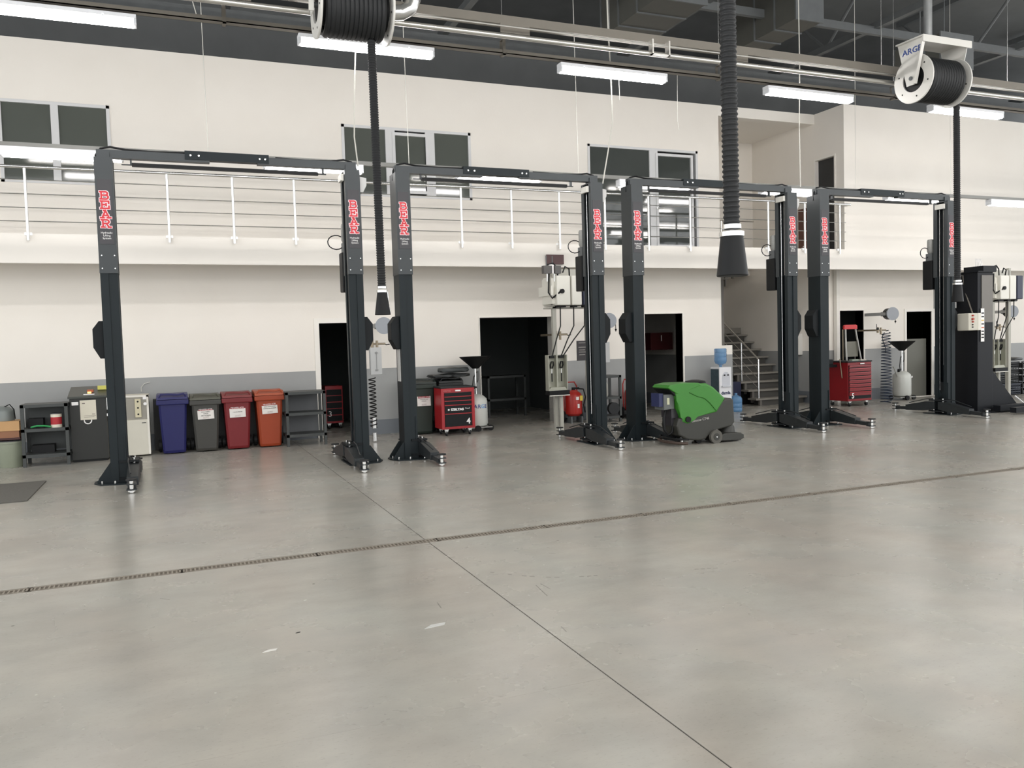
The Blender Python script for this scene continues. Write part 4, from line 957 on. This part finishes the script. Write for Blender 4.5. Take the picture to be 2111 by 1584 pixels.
# ------------------------------------------------------------------ oil drainers
def drainer(x, y, lab, s=1., letters=False):
    t = thing('waste_oil_drainer', (x, y, 0), lab, 'oil drainer', 'grey waste oil drainers')
    TK = mat('tank_pale_grey', (206, 208, 202), .38, .1, var=.03)
    tk = MB().lathe([(0, .08), (.15, .08), (.19, .10), (.205, .14), (.205, .54), (.19, .60), (.13, .655), (.06, .68), (0, .68)], (0, 0, 0), (0, 0, 1), 36).build('tank', TK, t, smooth=True)
    MB().lathe([(.2, .375), (.208, .375), (.208, .385), (.2, .385)], (0, 0, 0), (0, 0, 1), 36).build('tank_seam', TK, t)
    MB().cyl((0, 0, .66), (0, 0, 1.2), .02, n=12).build('funnel_tube', CHROME, t)
    MB().lathe([(0, 1.16), (.06, 1.16), (.12, 1.22), (.28, 1.36), (.30, 1.385), (.285, 1.385), (.12, 1.26), (0, 1.2)], (0, 0, 0), (0, 0, 1), 32).build('funnel', BLACK, t, smooth=True)
    MB().tube([(-.05, 0, .68), (-.07, 0, .8), (-.04, .0, 1.0), (.03, 0, 1.1)], .01, 6).tube([(.04, -.03, 1.12), (.03, -.04, .95), (.02, -.03, .9)], .008, 6).build('drain_hose', BLACK, t)
    MB().cyl((-.1, 0, .66), (-.1, 0, .72), .03, n=12).cyl((-.14, -.02, .72), (-.06, -.02, .72), .015, n=8).build('valve', BLACK, t)
    MB().box(-.24, .24, -.18, .2, .06, .08).build('chassis', mat('chassis_grey', (150, 150, 146), .5), t)
    for dx, dy in ((.22, -.14), (-.05, -.2), (.24, .15), (-.24, .1)):
        MB().cyl((dx, dy-.02, .055), (dx, dy+.02, .055), .055, n=18).cyl((dx, dy-.024, .055), (dx, dy-.02, .055), .02, n=10).build('wheel', BLACK, t)
    MB().tube([(-.2, -.05, .55), (-.28, -.05, .72), (-.3, -.05, .76), (-.2, .08, .78)], .012, 8).build('push_handle', AL, t)
    if letters:
        for i, ch in enumerate('ARGE'):
            a = -PI/2+(-.38+i*.34)-.05
            o = text(ch, .10, (0, -.207, 0), mat('letter_navy', (60, 80, 140), .4) if i != 2 else mat('letter_blue', (120, 170, 220), .4), t, 'letter', bold=.002)
            o.data.transform(Matrix.Translation((0, 0, .46)) @ Matrix.Rotation(a+PI/2, 4, 'Z'))
    else:
        MB().box(.0, .12, -.209, -.203, .52, .56, rz=.5, piv=(0, 0, 0)).build('warning_label', WHT, t)
    return t
drainer(5.22, 14.55, 'grey oil drainer marked ARGE right of the red cart numbered 4', letters=True)
drainer(15.95, 14.62, 'pale waste oil drainer with black funnel beside the right doorway')

# ------------------------------------------------------------------ red foam extinguishers and rack
FR = mat('extinguisher_red', (168, 34, 26), .35, var=.03)
def extinguisher(x, y, lab):
    t = thing('wheeled_fire_extinguisher', (x, y, 0), lab, 'fire extinguisher', 'wheeled fire extinguishers')
    MB().lathe([(0, .14), (.12, .14), (.165, .18), (.17, .22), (.17, .52), (.15, .58), (.08, .63), (.04, .65), (0, .65)], (0, 0, 0), (0, 0, 1), 32).build('cylinder', FR, t, smooth=True)
    MB().tube([(-.15, .12, .2), (-.16, .12, .7), (-.12, .12, .80), (.08, .12, .80), (.13, .12, .72), (.14, .12, .6)], .014, 8).build('handle', FR, t, smooth=True)
    MB().cyl((0, 0, .64), (0, 0, .70), .035, n=12).box(-.02, .12, -.02, .02, .67, .70).build('valve_head', BLACK, t)
    MB().box(-.03, .03, -.178, -.168, .46, .52).box(.0, .04, -.178, -.168, .30, .38).build('label_white', WHT, t)
    MB().box(.06, .12, -.165, -.155, .44, .54).build('label_yellow', mat('label_yellow', (226, 196, 70), .5), t)
    for s in (-1, 1):
        MB().cyl((s*.17, .12, .12), (s*.21, .12, .12), .12, n=22).build('wheel', BLACK, t)
    MB().box(-.16, .16, .02, .16, .1, .13).box(-.13, -.1, -.14, .1, 0, .13).box(.1, .13, -.14, .1, 0, .13).build('stand', STEELD, t)
    MB().tube([(.02, 0, .68), (.2, -.04, .66), (.24, -.05, .5), (.16, -.12, .35), (.2, -.1, .2)], .013, 8).build('discharge_hose', BLACK, t, smooth=True)
    return t
e = extinguisher(7.33, 14.72, 'red wheeled fire extinguisher between the two grey posts left of the fourth lift post')
place(e, (8.68, 14.72, 0), 'red wheeled fire extinguisher left of the doorway behind the third lift')
t = shelf_unit(7.62, 14.3, .56, .45, .92, (.50, .12, .92), 'grey steel rack with tank behind the fourth lift post')
t = thing('grey_canister', (7.86, 14.5, .50), 'pale grey canister on the middle shelf of the rack', 'canister')
MB().lathe([(0, 0), (.1, 0), (.11, .02), (.11, .24), (.06, .34), (0, .35)], (0, 0, 0), (0, 0, 1), 20).build('canister_body', LG, t, smooth=True)
tag(MB().cyl((8.0, 14.28, .27), (8.0, 14.36, .27), .12, n=22).build('spare_wheel', RUB), 'black rubber wheel leaning on the bottom shelf of the rack', 'wheel')

# ------------------------------------------------------------------ floor scrubber
SG = mat('scrubber_green', (51, 122, 35), .38, var=.05, scale=3); SD = mat('scrubber_charcoal', (50, 50, 45), .5, var=.08)
t = thing('floor_scrubber', (7.5, 10.75, 0), 'bright green and charcoal walk-behind floor scrubber', 'floor scrubber')
def sx(pts): return [(p[0]-7.5, p[1]) for p in pts]
lower = sx([(7.0, .42), (7.2, .43), (7.3, .425), (7.66, .48), (7.83, .67), (7.96, .675), (8.0, .65), (8.02, .3), (7.96, .24), (7.72, .20), (7.62, .21), (7.52, .17), (7.48, .07), (7.38, .055), (7.15, .08), (7.0, .16), (6.96, .30)])
MB().prism(lower, -.22, .22, 'xz', bev=.025).build('lower_tank', SD, t)
upper = sx([(6.93, .80), (7.0, .86), (7.3, .93), (7.5, .925), (7.62, .865), (7.84, .68), (7.68, .475), (7.32, .425), (7.24, .40), (7.22, .345), (7.15, .325), (7.06, .36), (7.05, .44), (6.99, .56), (6.98, .70)])
MB().prism(upper, -.235, .235, 'xz', bev=.03).build('upper_tank', SG, t)
hand = sx([(6.80, .885), (6.84, .925), (7.0, .945), (7.35, .94), (7.4, .90), (7.1, .82), (7.0, .80), (6.97, .785)])
MB().prism(hand, -.24, .20, 'xz', bev=.012).build('handle_hood', SG, t)
MB().prism(sx([(6.83, .865), (6.98, .78), (7.02, .74), (6.97, .74), (6.88, .82)]), -.22, .22, 'xz').build('handle_underside', BLACK, t)
MB().prism(sx([(6.79, .55), (6.79, .78), (6.97, .78), (6.97, .56)]), -.15, .12, 'xz', bev=.01).build('control_housing', mat('housing_grey', (96, 100, 98), .5), t)
MB().box(-.66, -.62, -.156, -.15, .63, .73).build('control_label', mat('label_beige', (200, 200, 170), .5), t)
MB().prism(sx([(6.72, .60), (6.72, .80), (6.79, .80), (6.79, .60)]), -.12, .1, 'xz').build('side_box', mat('box_navy', (40, 46, 84), .5), t)
MB().cyl((-.355, -.238, .395), (-.355, -.26, .395), .045, n=20).build('cap_knob', BLACK, t)
MB().lathe([(0, 0), (.17, 0), (.15, .03), (.06, .05), (0, .05)], (-.05, .0, .925), (0, 0, 1), 24).build('recovery_lid', BLACK, t, smooth=True)
text('Gansow CT46', .055, (-.12, -.2225, .375), mat('print_pale', (180, 178, 172), .5), t, rot=Matrix.Rotation(-.10, 4, 'Y'))
MB().tube([(-.32, -.24, .80), (-.18, -.242, .735), (-.05, -.242, .70), (.05, -.242, .62), (.16, -.242, .5)], .006, 6).build('body_crease', mat('scrubber_green_deep', (38, 100, 26), .4), t)
for s in (-1, 1): MB().cyl((.14, s*.27, .10), (.14, s*.22, .10), .105, n=28).build('drive_wheel', mat('tyre_grey', (86, 84, 78), .7), t, smooth=True)
MB().cyl((.14, -.275, .10), (.14, -.262, .10), .055, n=20).build('wheel_hub', SD, t); MB().cyl((.14, -.28, .10), (.14, -.272, .10), .012, n=10).build('hub_bolt', CHROME, t)
MB().prism(sx([(7.62, .03), (7.62, .08), (7.8, .14), (8.1, .13), (8.16, .10), (8.16, .05), (8.1, .02)]), -.26, .26, 'xz', bev=.012).build('brush_deck', mat('deck_dark', (52, 52, 48), .55), t)
MB().lathe([(0, 0), (.13, 0), (.12, .08), (.07, .16), (0, .18)], (.52, 0, .13), (0, 0, 1), 20).build('brush_motor', SD, t, smooth=True)
MB().cyl((.55, .2, .03), (.55, .2, .0), .02).cyl((-.08, -.12, .05), (-.08, -.06, .05), .05, n=18).cyl((.5, 0, .004), (.5, 0, .03), .2, n=24).build('castor', BLACK, t)
pts = [(-.46+.16*math.cos(a)*-1.0, .36*math.sin(a), .055) for a in [(-PI/2)+PI*k/12 for k in range(13)]]
sq = MB().tube([(p[0], p[1]-.02, p[2]) for p in pts], .022, 8).build('squeegee', mat('squeegee_brown', (70, 56, 48), .6, var=.2, scale=20), t, smooth=True)
MB().tube([(p[0]+.02, p[1]-.02, .11) for p in pts], .014, 8).build('squeegee_bar', BLACK, sq)
MB().box(-.5, -.1, -.02, .02, .11, .14).build('squeegee_arm', BLACK, t)
MB().tube([(-.62, -.05, .55), (-.68, -.08, .42), (-.68, -.1, .25), (-.62, -.1, .17), (-.55, -.1, .2), (-.52, -.1, .32), (-.5, -.05, .42)], .022, 10).build('drain_hose', BLACK, t, smooth=True)
MB().box(-.58, -.46, -.14, .14, .42, .56).box(-.56, -.5, -.1, .1, .3, .42).build('hinge_block', SIGN, t)

# ------------------------------------------------------------------ water dispenser, bottles, stair clutter
t = thing('water_dispenser', (10.70, 14.55, 0), 'white water dispenser with blue bottle beside the stair', 'water dispenser')
DW = mat('dispenser_white', (232, 232, 234), .35)
MB().box(0, .31, 0, .32, 0, .97, bev=.015).build('cabinet', DW, t)
MB().box(-.006, 0, .02, .3, .30, .93).build('side_graphic', mat('side_graphic', (56, 74, 82), .4, var=.5, scale=14), t)
MB().prism(arc(.165, .74, .10, 0, PI, 10, 1.3)+[(.065, .58), (.265, .58)], -.004, .004, 'xz').build('tap_niche', mat('niche_grey', (200, 202, 208), .4), t)
MB().cyl((.12, -.03, .80), (.12, .0, .80), .014, n=10).cyl((.21, -.03, .80), (.21, .0, .80), .014, n=10).build('tap', BLACK, t)
MB().box(.05, .28, -.05, .0, .55, .575).build('drip_shelf', mat('niche_grey', (200, 202, 208), .4), t)
text('damla', .10, (.155, -.006, .42), mat('logo_navy', (36, 46, 84), .4), t, bold=.002)
MB().prism([(.13, .27), (.16, .31), (.19, .28), (.165, .25)], -.004, -.001).build('emblem', mat('logo_navy', (36, 46, 84), .4), t)
WB = mat('bottle_blue', (110, 160, 205), .12, alpha=.8, trans=.35)
def carboy(z0, inv=False):
    p = [(0, 0), (.12, 0), (.13, .015), (.13, .08), (.124, .09), (.13, .10), (.13, .17), (.124, .18), (.13, .19), (.13, .27), (.11, .32), (.04, .35), (.03, .36), (.03, .40), (0, .40)]
    if inv: p = [(r, .40-z) for r, z in p][::-1]
    return [(r, z+z0) for r, z in p]
t = thing('water_carboy', (10.85, 14.71, .965), 'blue water bottle upside down on the dispenser', 'bottle')
MB().lathe(carboy(0, True), (0, 0, 0), (0, 0, 1), 28).build('bottle', WB, t, smooth=True)
t = thing('water_carboy', (11.17, 14.62, 0), 'blue water bottle on the floor beside the dispenser', 'bottle')
MB().lathe(carboy(0), (0, 0, 0), (0, 0, 1), 28).build('bottle', WB, t, smooth=True)
tag(MB().box(12.0, 12.3, 15.9, 16.2, 0, .55, bev=.01).build('plastic_bin', mat('navy_plastic', (30, 34, 62), .5)), 'navy plastic bin under the staircase', 'bin')
tag(MB().box(12.35, 12.75, 16.0, 16.4, 0, .34, bev=.01).build('black_case', BLACK), 'black case under the staircase', 'case')
tag(MB().box(11.75, 11.95, 15.75, 15.9, .0, .42, bev=.01).build('cleaning_box', mat('box_grey_print', (150, 148, 138), .6, var=.2, scale=12)), 'pale printed box standing under the stair beside the bin', 'box')

# ------------------------------------------------------------------ things seen inside the dark rooms
t = thing('tool_cart', (2.78, 16.6, 0), 'dim red tool cart numbered 3 inside the first dark doorway', 'tool cart')
MB().box(0, .34, .012, .45, .12, .86).build('carcass', CR, t)
for k in range(5):
    MB().box(.02, .32, 0, .012, .16+k*.13, .27+k*.13).build('drawer', CB, t)
text('3', .16, (.08, -.004, .30), WHT, t, 'number'); castors(t, ((.06, .05), (.28, .05)))
t = thing('wall_cabinet', (11.0, 16.9, 1.35), 'dark red cabinet hanging inside the doorway behind the third lift', 'cabinet')
t.location = (10.3, 16.6, 1.35)
MB().box(0, .6, 0, .3, 0, .4).build('carcass', mat('dark_red', (70, 16, 18), .5), t)
MB().box(.28, .3, -.01, 0, .2, .34).build('handle', WHT, t)
tag(MB().box(9.35, 9.9, 17.0, 17.4, 0, .35).build('red_crate', mat('dark_red', (70, 16, 18), .5)), 'dark red crate on the floor inside the third doorway', 'crate')
t = shelf_unit(6.3, 16.8, .9, .5, .9, (.4, .9), 'dim steel bench inside the wide dark doorway')
tag(MB().box(14.6, 15.2, 16.2, 16.4, .0, 1.9).build('blue_curtain', mat('navy_cloth', (26, 34, 70), .8)), 'dark blue locker inside the doorway behind cabinet 5', 'locker')

# ------------------------------------------------------------------ right edge: shelf and stacked crates
t = shelf_unit(17.4, 14.4, .5, .4, .92, (.1, .5, .92), 'dark shelf unit between the last two lift posts')
CT = mat('crate_dark_blue', (34, 40, 52), .5); CT2 = mat('crate_dark_grey', (48, 50, 50), .5)
def crate(x, y, z, w, d, h, m_, lab):
    t = thing('plastic_crate', (x, y, z), lab, 'crate', 'crates stacked at right')
    b = MB()
    n = 5; b.box(0, w, 0, d, 0, .012)
    for k in range(n):
        z0 = h*k/n; b.box(0, w, 0, .012, z0, z0+h/n*.6).box(0, .012, 0, d, z0, z0+h/n*.6).box(w-.012, w, 0, d, z0, z0+h/n*.6).box(0, w, d-.012, d, z0, z0+h/n*.6)
    for k in range(int(w/.1)+1): b.box(min(k*.1, w-.012), min(k*.1, w-.012)+.012, .0, .014, 0, h)
    b.box(-.01, w+.01, -.01, .015, h-.03, h)
    b.build('crate_body', m_, t)
crate(18.1, 13.95, 0, 1.0, .6, .28, CT, 'dark blue crate at the bottom of the stack')
crate(18.0, 14.0, .28, 1.1, .6, .26, CT2, 'grey crate in the middle of the stack')
crate(18.0, 14.0, .54, 1.1, .6, .26, CT2, 'grey crate at the top of the stack')
crate(19.15, 13.95, 0, .7, .6, .8, CT2, 'tall grey crate right of the stack')
bag(18.75, 14.2, .86, .6, .3, .06, 'dark bundled cover on the stacked crates', (34, 36, 36), 5)

# ------------------------------------------------------------------ litter on the floor
for (x, y, s, c, lab) in ((.42, 4.63, .035, (214, 212, 206), 'scrap of white paper on the concrete, left'), (1.35, 4.6, .06, (196, 196, 192), 'pale paper sliver on the concrete near the middle'), (.60, 4.85, .012, (40, 38, 36), 'tiny black pebble on the concrete')):
    b = MB().prism([(x-s*1.2, y-s*.5), (x+s*.9, y-s*.2), (x+s*1.2, y+s*.4), (x-s*.3, y+s*.3)], .0, .003, 'xy')
    tag(b.build('paper_scrap' if c[0] > 100 else 'pebble', mat('scrap_%d' % c[0], c, .7)), lab, 'litter')

# ------------------------------------------------------------------ scuffs and scratches worn into the concrete
SC1 = mat('scuff_grey', (112, 108, 102), .7); SC2 = mat('scuff_pale', (150, 142, 128), .6, var=.1)
def scuff(pts, w, m_=SC1, dash=False):
    b = MB(); P_ = [Vector((x, y, 0)) for x, y in pts]; out = []
    for a, c in zip(P_, P_[1:]):
        n = max(1, int((c-a).length/.045))
        for k in range(n):
            if dash and random.random() < .42: continue
            p, q = a.lerp(c, k/n), a.lerp(c, (k+(.62 if dash else 1))/n)
            t = (q-p).normalized(); nn = Vector((-t.y, t.x, 0))*w/2
            b.prism([(p+nn)[:2], (p-nn)[:2], (q-nn)[:2], (q+nn)[:2]], -.002, .0006, 'xy')
    b.build('scuff_mark', m_, fl)
random.seed(9)
scuff([(2.04, 5.5), (2.16, 5.35), (2.29, 5.23), (2.44, 5.14), (2.6, 5.08), (2.74, 5.06), (2.86, 5.03)], .008, dash=True)
scuff([(3.35, 4.88), (3.48, 4.84), (3.58, 4.8)], .006, dash=True)
for q in ([(2.2, 5.06), (2.17, 4.81)], [(2.24, 5.07), (2.25, 4.93)], [(2.0, 4.25), (1.99, 4.16)], [(1.49, 5.01), (1.48, 4.89)], [(2.69, 5.95), (2.71, 5.94)], [(2.63, 5.78), (2.67, 5.74)], [(-.15, 5.96), (-.09, 5.9)]):
    scuff(q, .004)
